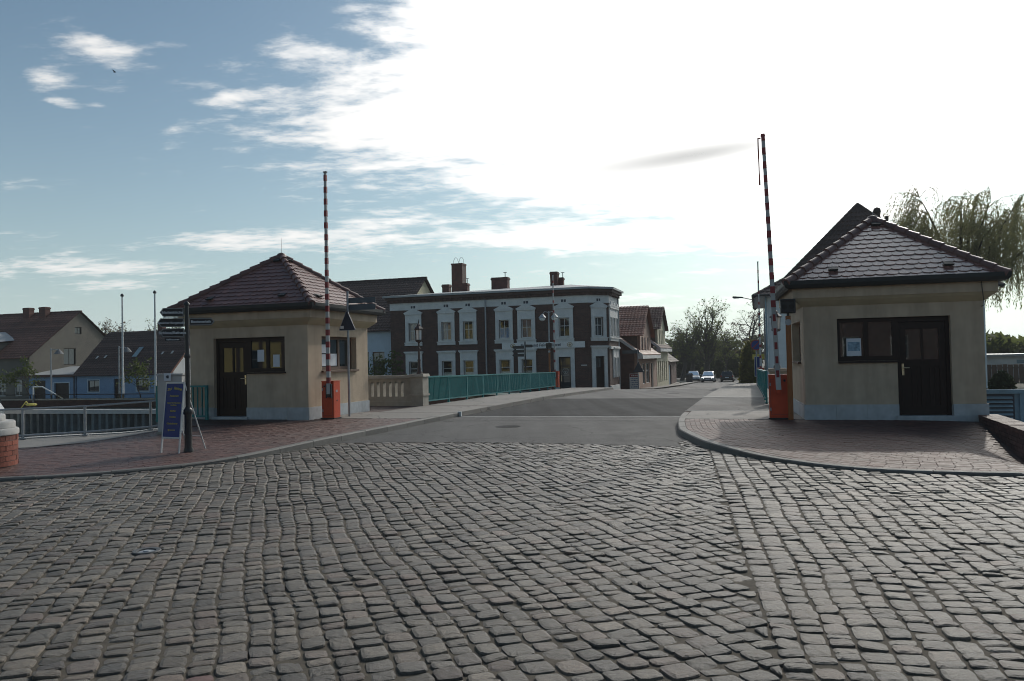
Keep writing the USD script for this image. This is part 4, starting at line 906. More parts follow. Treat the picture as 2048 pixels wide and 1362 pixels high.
# round brick pier with a stepped concrete cap
pr = thing('brick_pier', 'round brick pier with stepped concrete cap at the left edge', 'pier', (-8.66, 12.62), .06, 0)
for row in range(6):
    n = 13
    for k in range(n):
        a0 = (k+(row % 2)*.5)*2*math.pi/n; a1 = a0+2*math.pi/n-.02; z0 = row*.082+.0; z1 = z0+.072; vs = []; j = rng.normal(0, .002)
        for a in np.linspace(a0, a1, 4):
            for r_, z_ in ((.47, z0), (.535+j, z0), (.535+j, z1), (.47, z1)): vs.append((r_*math.cos(a), r_*math.sin(a), z_))
        f = [[i*4+b, (i+1)*4+b, (i+1)*4+(b+1) % 4, i*4+(b+1) % 4] for i in range(3) for b in range(4)]+[[0, 1, 2, 3], [12, 15, 14, 13]]
        part(pr, 'brick', MB().add(vs, f, float(rng.uniform(0, 1))), REDBRICK, tone=True)
part(pr, 'core', MB().lathe([(.527, -.1), (.527, .495), (0, .495)], n=36), MORTAR)
for (r_, z0, z1) in ((.55, .495, .60), (.50, .602, .72), (.36, .722, .83), (.22, .832, .92)): part(pr, 'cap_step', MB().lathe([(0, z0), (r_-.01, z0), (r_, z0+.015), (r_, z1-.03), (r_-.008, z1-.01), (r_-.03, z1), (0, z1)], n=36), PALECONC, smooth=40)

bs = thing('brick_step', 'low step of upright dark bricks in front of the left kiosk door', 'step', (-8.3, 19.18), -.06, math.atan2(-.16, 1.95))
for k in range(30): j = rng.normal(0, .002); part(bs, 'brick', MB().box(k*.066, k*.066+.058, j, .11, 0, .185+rng.normal(0, .002), float(rng.uniform(0, 1))), DARKBRICK, tone=True)
part(bs, 'platform', MB().hexa([(0, .112, 0), (1.98, .112, 0), (2.2, 1.9, 0), (-1.2, 2.6, 0), (0, .112, .18), (1.98, .112, .18), (2.2, 1.9, .18), (-1.2, 2.6, .18)]), PBRICK)
# steel railing on the near quay
qr = thing('quay_railing', 'low galvanised two-bar railing along the near quay at the left', 'railing', (0, 0), 0)
pts = [np.array(p) for p in ((-9.6, 22.25), (-10.3, 22.1), (-12.0, 21.8), (-13.3, 21.1), (-15.4, 19.55), (-18.2, 17.5))]
zq = [zpave(*p)+.03 for p in pts]
for h, r_ in ((.80, .026), (.08, .03)):
    m = MB(); m.path([(*p, z+h) for p, z in zip(pts, zq)], r_, 10); part(qr, 'rail', m, STEEL)
for p, z in list(zip(pts, zq))[1:]:
    m = MB(); m.cyl((*p, z-.02), (*p, z+.8), .036, n=10); m.cyl((*p, z-.02), (*p, z+.02), .09, n=10); part(qr, 'post', m, STEEL)

# small round valve cover between the setts
vc = thing('valve_cover', 'small round iron valve cover set among the cobblestones', 'valve cover', (-3.24, 6.85), 0)
part(vc, 'rim', MB().lathe([(.075, -.02), (.075, .004), (.085, .008), (.115, .008), (.12, .0), (.12, -.03)], n=24), CASTIRON); part(vc, 'lid', MB().lathe([(.074, -.005), (.03, -.003), (.026, .006), (0, .006)], n=20), STEEL)

# traffic sign post behind the left cabinet
tp = thing('traffic_sign_post', 'grey post with a triangular sign and plates seen from behind, at the left barrier', 'traffic sign', W(-1.55, -5.72), .12, RZ)
part(tp, 'post', MB().cyl((0, 0, 0), (0, 0, 3.43), .032, n=12), STEEL)
fr = Fr((0, .04), (math.cos(.12), math.sin(.12)))
for z0, z1 in ((3.10, 3.25), (2.91, 3.07)): part(tp, 'plate', MB().fbox(fr, .0, .78, z0, z1, -.012, .0), mat('sign_back', (.06, .075, .085), .5, .1) if z0 > 3 else '/World/Looks/sign_back')
fr = Fr((.0, -.045), (math.cos(.05), math.sin(.05))); T = Polygon([(-.21, 2.38), (.21, 2.38), (0, 2.86)]).buffer(.03)
part(tp, 'triangle_sign', MB().fpoly(fr, T, -.01, 0), INK); part(tp, 'sign_edge', MB().fpoly(fr, T.difference(T.buffer(-.012)), -.012, .006), STEEL); part(tp, 'bracket', MB().fbox(fr, -.2, -.1, 2.40, 2.48, 0.001, .012), WHITE)

# low brick wall at the right, with a soldier course on top
lw = thing('low_brick_wall', 'low dark brick wall with a sloping top running forward from the right kiosk', 'wall', tuple(WALL_A), 0, math.atan2(*(WALL_B-WALL_A)[::-1]))
Lw = float(np.hypot(*(WALL_B-WALL_A))); topz = lambda a: .20+(.30-.20)*a/Lw
def ground_at(a): p = WALL_A+(WALL_B-WALL_A)*a/Lw; return float(zpave(*p))
part(lw, 'core', MB().hexa([(0, .01, -.8), (Lw, .01, -.8), (Lw, .36, -.8), (0, .36, -.8), (0, .01, topz(0)-.075), (Lw, .01, topz(Lw)-.075), (Lw, .36, topz(Lw)-.075), (0, .36, topz(0)-.075)]), MORTAR)
n = int(Lw/.105)
for k in range(n):
    a, b = Lw*k/n+.004, Lw*(k+1)/n-.004; j = rng.normal(0, .002)
    part(lw, 'coping_brick', MB().hexa([(a, -.015, topz(a)-.073), (b, -.015, topz(b)-.073), (b, .385, topz(b)-.073), (a, .385, topz(a)-.073), (a+.003, -.012, topz(a)+j), (b-.003, -.012, topz(b)+j), (b-.003, .382, topz(b)+j), (a+.003, .382, topz(a)+j)], float(rng.uniform(0, 1))), PBRICK2, tone=True)
row = 0
while row < 9:
    for k in range(int(Lw/.25)+1):
        a = k*.25+(row % 2)*.125; b = min(a+.24, Lw)
        if b-a < .05: continue
        z1 = topz(0)-.08-row*.077+(.10*a/Lw); z0 = z1-.068
        if z1 < ground_at((a+b)/2)-.05 or a > Lw: continue
        part(lw, 'brick', MB().box(a, b, -.004+rng.normal(0, .0015), .02, z0, z1, float(rng.uniform(0, 1))), DARKBRICK, tone=True)
    row += 1

# ------------------------------------------------------------------ the bakery
S0 = 31.3
bk = thing('bakery_building', 'two storey dark brick bakery with white window surrounds and a chamfered corner', 'building', W(S0, -20.7), 0, RZ)
TL, TC, CH, SD = 0., 14.77, 1.2, 3.6                                     # local x along the front, chamfer start, chamfer size, side length
C0, C1, C2, C3 = (TL, 0), (TC, 0), (TC+CH, CH), (TC+CH, CH+SD)
BB = -1.1; DEEP = 8.0
faces = [(C0, C1), (C1, C2), (C2, C3)]
fronts = [fr2(a, b) for a, b in faces]
def tx(px, fr_s=S0):                                                    # place along the front facade seen at a picture column
    k = (px-1024)/F_PX; a = O+fr_s*U
    t = (k*a[1]-a[0])/(V[0]-k*V[1]); return t+20.7
WIN = [827.6, 893.5, 937, 1009, 1053.5, 1129]
wx = [tx(p) for p in WIN]
holes = [[], [], []]
for x in wx: holes[0].append((x-.37, 3.0, x+.37, 4.30))
for x in wx[:5]: holes[0].append((x-.38, .0, x+.38, 1.52))
holes[0].append((wx[5]-.42, -.72, wx[5]+.42, 1.62))
chl = CH*math.sqrt(2); holes[1].append((chl/2-.34, 3.0, chl/2+.34, 4.30)); holes[1].append((chl/2-.36, -1.0, chl/2+.36, 1.62))
sdx = [.6, 1.7, 2.9]
for x in sdx: holes[2].append((x-.28, 3.0, x+.28, 4.3))
for x in sdx[1:]: holes[2].append((x-.28, .1, x+.28, 1.5))
for fr, (a, b), h, m_ in zip(fronts, faces, holes, (BAKBRICK, BAKBRICK, BAKBRICK2)):
    L = math.dist(a, b); part(bk, 'wall', MB().fpoly(fr, wallpoly(0, L, BB, 6.2, h), -.35, 0), m_)
m = MB(); m.prism(Polygon([(0, DEEP), (0, .36), (0.3, .36), (.3, DEEP-.3), (TC-4.3, DEEP-.3), (TC+CH-.36, CH+SD-.3), (TC+CH-.36, CH+SD), (TC-4, DEEP)]), BB, 6.2); part(bk, 'rear_wall', m, BAKBRICK)
part(bk, 'interior', MB().prism(Polygon([(.4, 1.3), (TC-.5, 1.3), (TC-.5, 4), (TC-5, DEEP-.5), (.4, DEEP-.5)]), BB, 6.1), ROOM)
def outline(o): 
    k = o*math.tan(math.radians(22.5))
    return [(-o, -o), (TC+k, -o), (TC+CH+o, CH-k), (TC+CH+o, CH+SD+o)]
def ledge(name, o0, o1, z0, z1, mat_, zin=None):
    a, b = outline(o0), outline(o1); m = MB()
    for k in range(3): m.hexa([(*b[k], z0), (*b[k+1], z0), (*a[k+1], z0), (*a[k], z0), (*b[k], z1), (*b[k+1], z1), (*a[k+1], z1), (*a[k], z1)])
    return part(bk, name, m, mat_)
ledge('white_frieze', .005, .03, 5.27, 5.80, GREYW); ledge('cornice', .005, .16, 5.80, 6.0, BAKBRICK); ledge('cornice', .005, .30, 6.003, 6.2, BAKBRICK); ledge('gutter', .02, .42, 6.203, 6.33, ROOFSHEET)
for k in range(3):
    L = math.dist(*faces[k])
    for q in np.arange(.15, L-.1, .42): part(bk, 'cornice_bracket', MB().fbox(fronts[k], q, q+.16, 5.82, 5.998, .162, .24), BAKBRICK)
o = .42; k = o*math.tan(math.radians(22.5)); P_ = outline(o)
ridge = [(-.4, DEEP*.55, 6.75), (TC-2.0, 3.6, 6.9)]
rv = [(*P_[0], 6.335), (*P_[1], 6.335), (*P_[2], 6.335), (*P_[3], 6.335), (TC-3.8, DEEP+.3, 6.335), (-.42, DEEP+.3, 6.335)]+ridge
part(bk, 'roof', MB().add(rv, [[0, 1, 7], [0, 7, 6], [1, 2, 7], [2, 3, 7], [3, 4, 7], [4, 5, 6], [4, 6, 7], [5, 0, 6]]), ROOFSHEET)
rp = bk+'/roof'
def chimney(parent, x, y, w, d, z0, z1, m_=CHIM, pot=False):
    m = MB(); m.box(x-w/2, x+w/2, y-d/2, y+d/2, z0, z1); m.box(x-w/2-.04, x+w/2+.04, y-d/2-.04, y+d/2+.04, z1-.18, z1-.06)
    c = part(parent, 'chimney', m, m_); 
    if pot: q = MB(); q.cyl((x+w*.3, y, z1), (x+w*.3, y, z1+.35), .03); q.cyl((x+w*.3, y, z1+.35), (x+w*.3, y, z1+.38), .14); part(parent, 'chimney_pot', q, STEEL)
cx_ = lambda px: tx(px, S0+4.2)
chimney(rp, cx_(903.5), 3.4, .55, .55, 6.5, 7.35); chimney(rp, cx_(934), 4.2, .42, .5, 6.5, 7.45, pot=True); chimney(rp, cx_(1003.5), 4.2, 1.28, .6, 6.5, 7.75, pot=True); chimney(rp, cx_(1112), 4.2, .55, .55, 6.5, 7.95); chimney(rp, cx_(1123.5), 4.6, .30, .4, 6.4, 7.55, pot=True)
def surround(fr, x, w, z0, z1, kind):
    """white plaster frame: jambs, head, sill and a small pediment or a flat lintel"""
    m = MB(); W2 = w+.27; e = .07
    if kind == 'pediment':
        m.fpoly(fr, sbox(x-W2, z0-.12, x+W2, z1+.62).difference(sbox(x-w, z0, x+w, z1)), 0.002, e)
        m.fbox(fr, x-W2-.02, x+W2+.02, z1+.62, z1+.70, .002, .14)
        m.fpoly(fr, Polygon([(x-W2-.08, z1+.70), (x+W2+.08, z1+.70), (x+W2+.08, z1+.76), (x, z1+1.10), (x-W2-.08, z1+.76)]), .002, .13); 
        m.fpoly(fr, Polygon([(x-W2*.7, z1+.76), (x+W2*.7, z1+.76), (x, z1+.99)]), .13, .145)
        m.fbox(fr, x-W2-.05, x+W2+.05, z0-.34, z0-.12, .002, .10); m.fbox(fr, x-W2-.07, x+W2+.07, z0-.16, z0-.10, .002, .16)
        m.fpoly(fr, sbox(x-w-.04, z0-.03, x+w+.04, z1+.04).difference(sbox(x-w, z0, x+w, z1)), e, .11)
    else:
        m.fpoly(fr, sbox(x-W2, z0, x+W2, z1+.55).difference(sbox(x-w, z0, x+w, z1)), .002, e)
        m.fbox(fr, x-W2-.05, x+W2+.05, z1+.55, z1+.63, .002, .12); m.fbox(fr, x-W2-.09, x+W2+.09, z1+.63, z1+.72, .002, .19)
        m.fpoly(fr, sbox(x-w-.04, z0, x+w+.04, z1+.04).difference(sbox(x-w, z0-1, x+w, z1)), e, .11)
    return part(bk, 'window_surround', m, GREYW)
curt = [CURTR, CURTR, None, CURTB, CURTR, None]
for i, x in enumerate(wx):
    surround(fronts[0], x, .37, 3.0, 4.30, 'pediment')
    wp = window(bk, fronts[0], x-.37, x+.37, 3.0, 4.30, -.10, WHITE, glass=GLASSW, rows=(.42, .58), backd=.005, back=(curt[i], .58 if curt[i] is CURTB else 1.) if curt[i] else (ROOM, 1.))
    vt = part(bk, 'attic_vent', MB().fbox(fronts[0], x-.17, x+.17, 5.38, 5.56, .031, .04), INK); part(vt, 'vent_bar', MB().fbox(fronts[0], x-.02, x+.02, 5.38, 5.56, .041, .05), GREYW)
for i, x in enumerate(wx[:5]):
    surround(fronts[0], x, .38, .0, 1.52, 'lintel'); window(bk, fronts[0], x-.38, x+.38, 0, 1.52, -.10, WHITE, glass=GLASSW, cols=1, rows=(.34, .66), backd=.005, back=(CURT if i in (1, 2, 3) else ROOM, .45))
# shop door with a round emblem
surround(fronts[0], wx[5], .42, -.72, 1.62, 'lintel')
x = wx[5]; dm = MB(); dm.fpoly(fronts[0], sbox(x-.42, -.72, x+.42, 1.62).difference(sbox(x-.34, -.60, x+.34, 1.54)), -.16, -.10); dr = part(bk, 'shop_door', dm, WOOD)
part(dr, 'pane', MB().fbox(fronts[0], x-.35, x+.35, -.61, 1.55, -.14, -.13), GLASS)
em = MB(); ring = lambda r0, r1, cx, cz: Point(cx, cz).buffer(r1).difference(Point(cx, cz).buffer(r0))
em.fpoly(fronts[0], ring(.21, .23, x, .62).intersection(sbox(x-1, .6, x+1, 2)).union(ring(.065, .085, x-.06, .56)).union(ring(.065, .085, x+.06, .56)).union(sbox(x-.2, .36, x+.2, .385)), -.129, -.127); part(dr, 'emblem', em, CURT)
part(dr, 'handle', MB().fbox(fronts[0], x-.29, x-.26, -.05, .35, -.10, -.06), BRASS)
# chamfer: window above a house door
surround(fronts[1], chl/2, .34, 3.0, 4.30, 'pediment'); window(bk, fronts[1], chl/2-.34, chl/2+.34, 3.0, 4.3, -.1, WHITE, rows=(.42, .58), back=(CURT, 1.))
surround(fronts[1], chl/2, .36, -1.0, 1.62, 'lintel'); vt = part(bk, 'attic_vent', MB().fbox(fronts[1], chl/2-.15, chl/2+.15, 5.38, 5.56, .031, .04), INK); part(vt, 'vent_bar', MB().fbox(fronts[1], chl/2-.02, chl/2+.02, 5.38, 5.56, .041, .05), GREYW)
dm = MB(); dm.fpoly(fronts[1], sbox(chl/2-.36, -1.0, chl/2+.36, 1.62).difference(sbox(chl/2-.26, .85, chl/2-.02, 1.5)).difference(sbox(chl/2+.02, .85, chl/2+.26, 1.5)), -.2, -.15); dr = part(bk, 'house_door', dm, WOOD)
for a, b in ((-.26, -.02), (.02, .26)):
    part(dr, 'pane', MB().fbox(fronts[1], chl/2+a, chl/2+b, .85, 1.5, -.19, -.18), GLASS); part(dr, 'panel', MB().fbox(fronts[1], chl/2+a, chl/2+b, -.7, .6, -.15, -.13), WOOD)
for x in sdx:
    surround(fronts[2], x, .28, 3.0, 4.3, 'pediment'); window(bk, fronts[2], x-.28, x+.28, 3., 4.3, -.1, WHITE, rows=(.42, .58), back=(CURT, 1.))
    if x > 1: surround(fronts[2], x, .28, .1, 1.5, 'lintel'); window(bk, fronts[2], x-.28, x+.28, .1, 1.5, -.1, WHITE, rows=(.42, .58), back=(CURT, 1.))
ledge('base_band', .005, .05, BB, -.72, PALECONC) if False else None
for k, (a, b) in enumerate(((0, wx[5]-.5), (wx[5]+.5, TC-.02))): part(bk, 'base_band', MB().fbox(fronts[0], a, b, BB, -.74, .003, .05), GREYW)
part(bk, 'base_band', MB().fbox(fronts[2], -.02, SD, BB, -.45, .003, .10), GREYW)
part(bk, 'sill_course', MB().fbox(fronts[2], 0, SD, 2.1, 2.3, .003, .12), GREYW)
dp = tx(973); m = MB(); m.cyl((dp, -.10, BB), (dp, -.10, 6.2), .055); part(bk, 'downpipe', m, STEEL)
m = MB(); m.cyl((TC+CH+.08, CH+SD-.15, BB), (TC+CH+.08, CH+SD-.15, 6.2), .055); part(bk, 'downpipe', m, STEEL)
part(bk, 'house_sign', MB().fbox(fronts[0], tx(1161), tx(1173), .98, 1.06, .004, .03), PALECONC)
# signboard
sa, sb_ = tx(1005.5), tx(1171); sg = thing('bakery_sign', 'long white signboard reading Brot- und Feinbäckerei between the storeys of the bakery', 'sign', W(S0, -20.7), 0, RZ)
bd = part(sg, 'board', MB().fbox(fronts[0], sa, sb_, 2.24, 2.66, .175, .21), WHITE)
m = MB(); text_on(m, fronts[0], 'Brot - und Feinbäckerei', (sa+sb_)/2-.15, 2.375, .185, .211, bold=True, depth=.006); part(bd, 'lettering', m, INK)
for q in (sa+.8, sb_-1.05):
    m = MB(); e = affinity.scale(Point(q, 2.45).buffer(.16), 1.15, 1); m.fpoly(fronts[0], e.difference(affinity.scale(e, .8, .8)), .211, .216); m.fpoly(fronts[0], ring(.03, .06, q-.03, 2.43).union(ring(.03, .055, q+.03, 2.43)).union(ring(.03, .055, q, 2.48)), .211, .216); part(bd, 'round_emblem', m, OCHRE)

# antenna-topped tall chimney behind the bakery
tc = thing('tall_chimney', 'tall dark brick chimney with two wire hoops on top, behind the bakery roof', 'chimney', W(38.5, -18.05), 0, RZ)
m = MB(); m.box(-.46, .46, -.46, .46, -1.2, 9.25); m.box(-.49, .49, -.49, .49, 9.26, 9.38); part(tc, 'shaft', m, CHIM)
for q in (-.24, .24):
    m = MB(); m.path([(q+.22*math.cos(a), 0, 9.38+.42*math.sin(a)*1.25) for a in np.linspace(0, math.pi, 9)], .014, 6); part(tc, 'wire_hoop', m, IRON)

# ------------------------------------------------------------------ tiled roofs of houses
def tiled_slope(parent, A, B, C, D, mat_, row=.34, name='roof_slope', maxrows=60, per=.26, lift=.05):
    """courses of pantiles from the eave A-B up to the ridge D-C: every course is a wavy strip proud of the one above"""
    A, B, C, D = [np.array(p, float) for p in (A, B, C, D)]
    nn = np.cross(B-A, D-A); nn /= np.linalg.norm(nn); nn = nn if nn[2] > 0 else -nn
    sl = np.linalg.norm((D+C)/2-(A+B)/2); n = max(3, min(maxrows, int(sl/row)))
    base = part(parent, name, MB().add([A, B, C, D], [[0, 1, 2, 3]]), mat_)
    for k in range(n):
        f0, f1 = k/n, (k+1)/n+.02
        p0, p1, q0, q1 = A+(D-A)*f0, B+(C-B)*f0, A+(D-A)*min(f1, 1), B+(C-B)*min(f1, 1)
        m = max(2, int(np.linalg.norm(p1-p0)/per)); m = min(m, 90); v = []; u = np.linspace(0, 1, 2*m+1); w = np.where(np.arange(2*m+1) % 2 == 0, lift, lift*1.75)
        a = p0+(p1-p0)*u[:, None]; b = q0+(q1-q0)*u[:, None]
        v = np.vstack([a+nn*.004, a+nn*w[:, None], b+nn*(w-lift+.012)[:, None]]); c = 2*m+1; i = np.arange(c-1)
        f = np.vstack([np.stack([i, i+1, c+i+1, c+i], 1), np.stack([c+i, c+i+1, 2*c+i+1, 2*c+i], 1)])
        part(base, 'tile_course', MB().add(v, f, float(rng.uniform(0, 1))), mat_, tone=True)
    return base
def ridge_caps(parent, p0, p1, mat_, r=.12): 
    m = MB(); p0, p1 = np.array(p0, float), np.array(p1, float); n = max(2, int(np.linalg.norm(p1-p0)/.42))
    for k in range(n): m.cyl(p0+(p1-p0)*k/n, p0+(p1-p0)*(k+1.06)/n, r, r*.86, 8)
    part(parent, 'ridge_caps', m, mat_)

# house to the left of the bakery
hb = thing('tall_roofed_house', 'pale rendered house with a tall brown tiled roof left of the bakery', 'house', W(32.4, -34), 0, RZ)
fr = Fr((0, 0), (1, 0)); L = 13.1
hl = [(x, .6, x+1.0, 2.3) for x in (3.2, 8.0, 9.9, 11.2)]
part(hb, 'wall', MB().fpoly(fr, wallpoly(0, L, -1.4, 4.1, hl+[(x, 2.7, x+.9, 3.6) for x in (3.2, 8.1)]), -.3, 0), RENDER_PALEBLUE)
for h in hl: window(hb, fr, h[0], h[2], h[1], h[3], -.1, WOOD2, rows=(.35, .65), back=(CURT, 1.))
gb = Fr((L, 0), (0, 1)); part(hb, 'gable_wall', MB().fpoly(gb, Polygon([(.31, -1.4), (11, -1.4), (11, 4.1), (5.5, 8.2), (.31, 4.4)]), -.3, 0), RENDER_CREAM)
part(hb, 'base_band', MB().fbox(fr, 0, L, .0, .12, .002, .05), RENDER_BLUE); part(hb, 'interior', MB().box(.4, L-.4, 1.4, 10, -1.4, 4.0), ROOM)
ra, rb, rc, rd = (-.4, -.45, 3.85), (L+.25, -.45, 3.85), (L+.25, 5.5, 8.32), (-.4, 5.5, 8.32)
sl = tiled_slope(hb, ra, rb, rc, rd, DARKTILE); tiled_slope(hb, (L+.25, 11.4, 3.85), (-.4, 11.4, 3.85), rd, rc, DARKTILE, row=.9); ridge_caps(sl, rd, rc, DARKTILE)
for x in (2.2, 6.2, 9.0):                                               # pointed dormers
    z0 = 4.9; y0 = -.45+(z0-3.85)/(8.32-3.85)*5.95
    pts = [(x-.8, y0, z0), (x+.8, y0, z0), (x, y0+.05, z0+1.25), (x, y0+1.9, z0+1.35)]
    part(hb, 'dormer', MB().add(pts, [[0, 1, 2], [0, 2, 3], [1, 3, 2]]), OLDTILE); 
m = MB(); m.cyl((L-.12, -.12, -1.4), (L-.12, -.12, 3.9), .05); part(hb, 'downpipe', m, STEEL)

# ------------------------------------------------------------------ houses down the street, left side
def street_house(s0, s1, label, wallm, tilem, eave, ridge, depth, dm_s0, dm_s1, dm_eave, dm_ridge, gwin, win, two=False, cornice=True):
    h = thing('street_house', label, 'house', W(s0, -3.95), 0, RZ+math.pi/2); L = s1-s0    # local x runs down the street, local y to the left away from it
    f = Fr((0, 0), (1, 0)); zb = rz_(s1)-.3
    part(h, 'wall', MB().fpoly(f, wallpoly(0, L, zb, eave, [(a, z0, b, z1) for a, b, z0, z1 in win]), -.3, 0), wallm)
    for a, b, z0, z1 in win: window(h, f, a, b, z0, z1, -.08, GREYW, cols=2, rows=(.35, .65), back=(CURT, 1.))
    g = Fr((0, depth), (0, -1)); part(h, 'gable_wall', MB().fpoly(g, Polygon([(0, zb), (depth-.31, zb), (depth-.31, eave+.25), (depth/2, ridge-.1), (0, eave)]), -.3, 0), HOUSEBRICK)
    part(h, 'interior', MB().box(.4, L-.4, 1.3, depth-.4, zb, eave), ROOM)
    A, B, C, D = (-.25, -.4, eave-.12), (L+.1, -.4, eave-.12), (L+.1, depth/2, ridge), (-.25, depth/2, ridge)
    r = tiled_slope(h, A, B, C, D, tilem); tiled_slope(h, (L+.1, depth+.3, eave), (-.25, depth+.3, eave), D, C, tilem, row=.9)
    part(r, 'barge_board', MB().hexa([(-.32, -.42, eave-.32), (-.26, -.42, eave-.32), (-.26, depth/2, ridge-.2), (-.32, depth/2, ridge-.2), (-.32, -.42, eave-.06), (-.26, -.42, eave-.06), (-.26, depth/2, ridge+.05), (-.32, depth/2, ridge+.05)]), GREYW)
    if cornice: part(h, 'eaves_cornice', MB().fbox(f, -.25, L, eave-.42, eave-.14, .002, .42), GREYW)
    # gabled dormer that faces the street
    a, b = dm_s0-s0, dm_s1-s0; c = (a+b)/2
    hol = [(x0, z0, x1, z1) for x0, x1, z0, z1 in gwin]
    part(h, 'dormer_front', MB().fpoly(f, Polygon([(a, eave-.1), (b, eave-.1), (b, dm_eave), (c, dm_ridge-.1), (a, dm_eave)]).difference(shapely.union_all([sbox(*q) for q in hol])), -.2, 0.02), wallm)
    for x0, x1, z0, z1 in gwin: window(h, f, x0, x1, z0, z1, -.04, GREYW, cols=1, rows=(.4, .6), back=(CURT, 1.))
    ym = (dm_ridge-eave)/(ridge-eave)*depth/2
    part(h, 'dormer_cheek', MB().fpoly(Fr((a, ym), (0, -1)), Polygon([(0, dm_eave), (ym-.21, dm_eave), (ym-.21, eave)]) , -.12, 0), WOOD2)
    part(h, 'dormer_cheek', MB().fpoly(Fr((b, .21), (0, 1)), Polygon([(0, eave), (0, dm_eave), (ym-.21, dm_eave)]), -.12, 0), WOOD2)
    tiled_slope(h, (a-.35, ym+1.0, dm_eave-.3), (a-.35, -.35, dm_eave-.3), (c, -.35, dm_ridge), (c, ym+1.0, dm_ridge), tilem, row=.32)
    tiled_slope(h, (b+.35, -.35, dm_eave-.3), (b+.35, ym+1.0, dm_eave-.3), (c, ym+1.0, dm_ridge), (c, -.35, dm_ridge), tilem, row=.32)
    return h
h2 = street_house(40.5, 52.0, 'rose rendered house with a red tiled gabled dormer next to the bakery', RENDER_ROSE, OLDTILE2, 1.75, 5.3, 9., 41.6, 48.2, 3.45, 5.75,
             [(2.0, 2.75, 1.95, 3.1), (3.6, 4.35, 1.95, 3.1), (5.4, 6.1, 1.95, 3.1)], [(2.3, 3.9, -.75, .95), (4.4, 6.6, -.75, .95)])
m = MB(); m.box(7.6, 8.5, -.06, .0, -1.6, .9); part(h2, 'door', m, WOOD)
h3 = street_house(52.3, 62.0, 'cream house with a tall narrow gable over the street, second beyond the bakery', RENDER_CREAM, OLDTILE, 2.35, 6.2, 9., 53.2, 59.5, 4.3, 6.3,
             [(2.0, 2.6, 2.6, 4.0), (3.4, 4.0, 2.6, 4.0), (4.8, 5.4, 2.6, 4.0)], [(.9, 1.6, -1., 1.), (2.4, 3.1, -1., 1.), (4.0, 4.7, -1., 1.), (5.6, 6.3, -1., 1.), (7.4, 8.2, -1., 1.)])
bn = thing('dark_barn', 'dark low barn with a grey gate beyond the cream house', 'barn', W(62.6, -4.1), 0, RZ+math.pi/2)
f = Fr((0, 0), (1, 0)); part(bn, 'wall', MB().fpoly(f, wallpoly(0, 9, -2.4, .9, [(1.2, -1.8, 3.4, .5)]), -.25, 0), HOUSEBRICK); part(bn, 'gable_wall', MB().fpoly(Fr((0, 6), (0, -1)), Polygon([(0, -2.4), (5.7, -2.4), (5.7, 1.), (3, 3.2), (0, .9)]), -.25, 0), HOUSEBRICK)
gp = part(bn, 'gate', MB().fbox(f, 1.2, 3.4, -1.8, .5, -.16, -.12), BSTEEL); tiled_slope(bn, (-.2, -.3, .8), (9.2, -.3, .8), (9.2, 3, 3.3), (-.2, 3, 3.3), DARKTILE)
part(bn, 'plinth_wall', MB().fbox(f, 0, 9.5, -2.4, -1.6, .01, .3), CONC)
gv = struct('verge'); part(gv, 'grass_strip', strip(MB(), sbox(62.5, -4.0, 71, -3.3), .07), GRASS); part(gv, 'grass_strip', strip(MB(), sbox(64, 5.0, 90, 9), .03), GRASS)
wk = struct('street_pavement')
for k in range(12): a = 40+k*4.2; part(wk, 'slab', strip(MB(), sbox(a, -3.95, a+4.19, -2.7), .10), WALK); part(wk, 'kerb_stone', strip(MB(), sbox(a, -2.71, a+4.19, -2.6), .11), KERB)
for k in range(14): a = 30+k*4.2; part(wk, 'slab', strip(MB(), sbox(a, 2.75, a+4.19, 5.6), .08), WALK); part(wk, 'kerb_stone', strip(MB(), sbox(a, 2.62, a+4.19, 2.75), .09), KERB)

# ------------------------------------------------------------------ right side: hipped house and the houses beyond
hh = thing('hipped_house', 'large white house with a flared dark hipped roof behind the right kiosk', 'house', W(28.6, 5.6), 0, RZ)
LX, LY, EV = 11.5, 12.5, 5.35
f = Fr((0, 0), (1, 0)); lf = Fr((0, LY), (0, -1)); zb = -1.8
hw = [(x, z0, x+.95, z0+1.5) for x in (1.5, 4.2, 6.9, 9.3) for z0 in (.0, 3.0)]
part(hh, 'wall', MB().fpoly(f, wallpoly(0, LX, zb, EV, hw), -.3, 0), STUCCO); part(hh, 'side_wall', MB().fpoly(lf, wallpoly(0, LY-.31, zb, EV, [(LY-4, 3., LY-3.1, 4.5), (LY-4, 0., LY-3.1, 1.5)]), -.3, 0), STUCCO)
for h in hw: window(hh, f, h[0], h[2], h[1], h[3], -.1, WHITE, rows=(.35, .65), back=(CURT, 1.))
for z0 in (0., 3.): window(hh, lf, LY-4, LY-3.1, z0, z0+1.5, -.1, WHITE, rows=(.35, .65), back=(CURT, 1.))
part(hh, 'interior', MB().box(.5, LX-.4, 1.4, LY-.5, zb, EV), ROOM)
o = .75; ze, zk, za = EV-.35, EV+.75, 11.0
c0 = [(-o, -o, ze), (LX+o, -o, ze), (LX+o, LY+o, ze), (-o, LY+o, ze)]; i_ = 1.1
c1 = [(i_, i_, zk), (LX-i_, i_, zk), (LX-i_, LY-i_, zk), (i_, LY-i_, zk)]; rA, rB = (LX/2, LY/2-1.2, za), (LX/2, LY/2+1.2, za)
for k in range(4):
    tiled_slope(hh, c0[k], c0[(k+1) % 4], c1[(k+1) % 4], c1[k], DARKTILE, row=.38)
T = lambda a, b, c, d: tiled_slope(hh, a, b, c, d, DARKTILE, row=.38)
s_ = T(c1[0], c1[1], rA, rA); T(c1[1], c1[2], rB, rA); T(c1[2], c1[3], rB, rB); T(c1[3], c1[0], rA, rB)
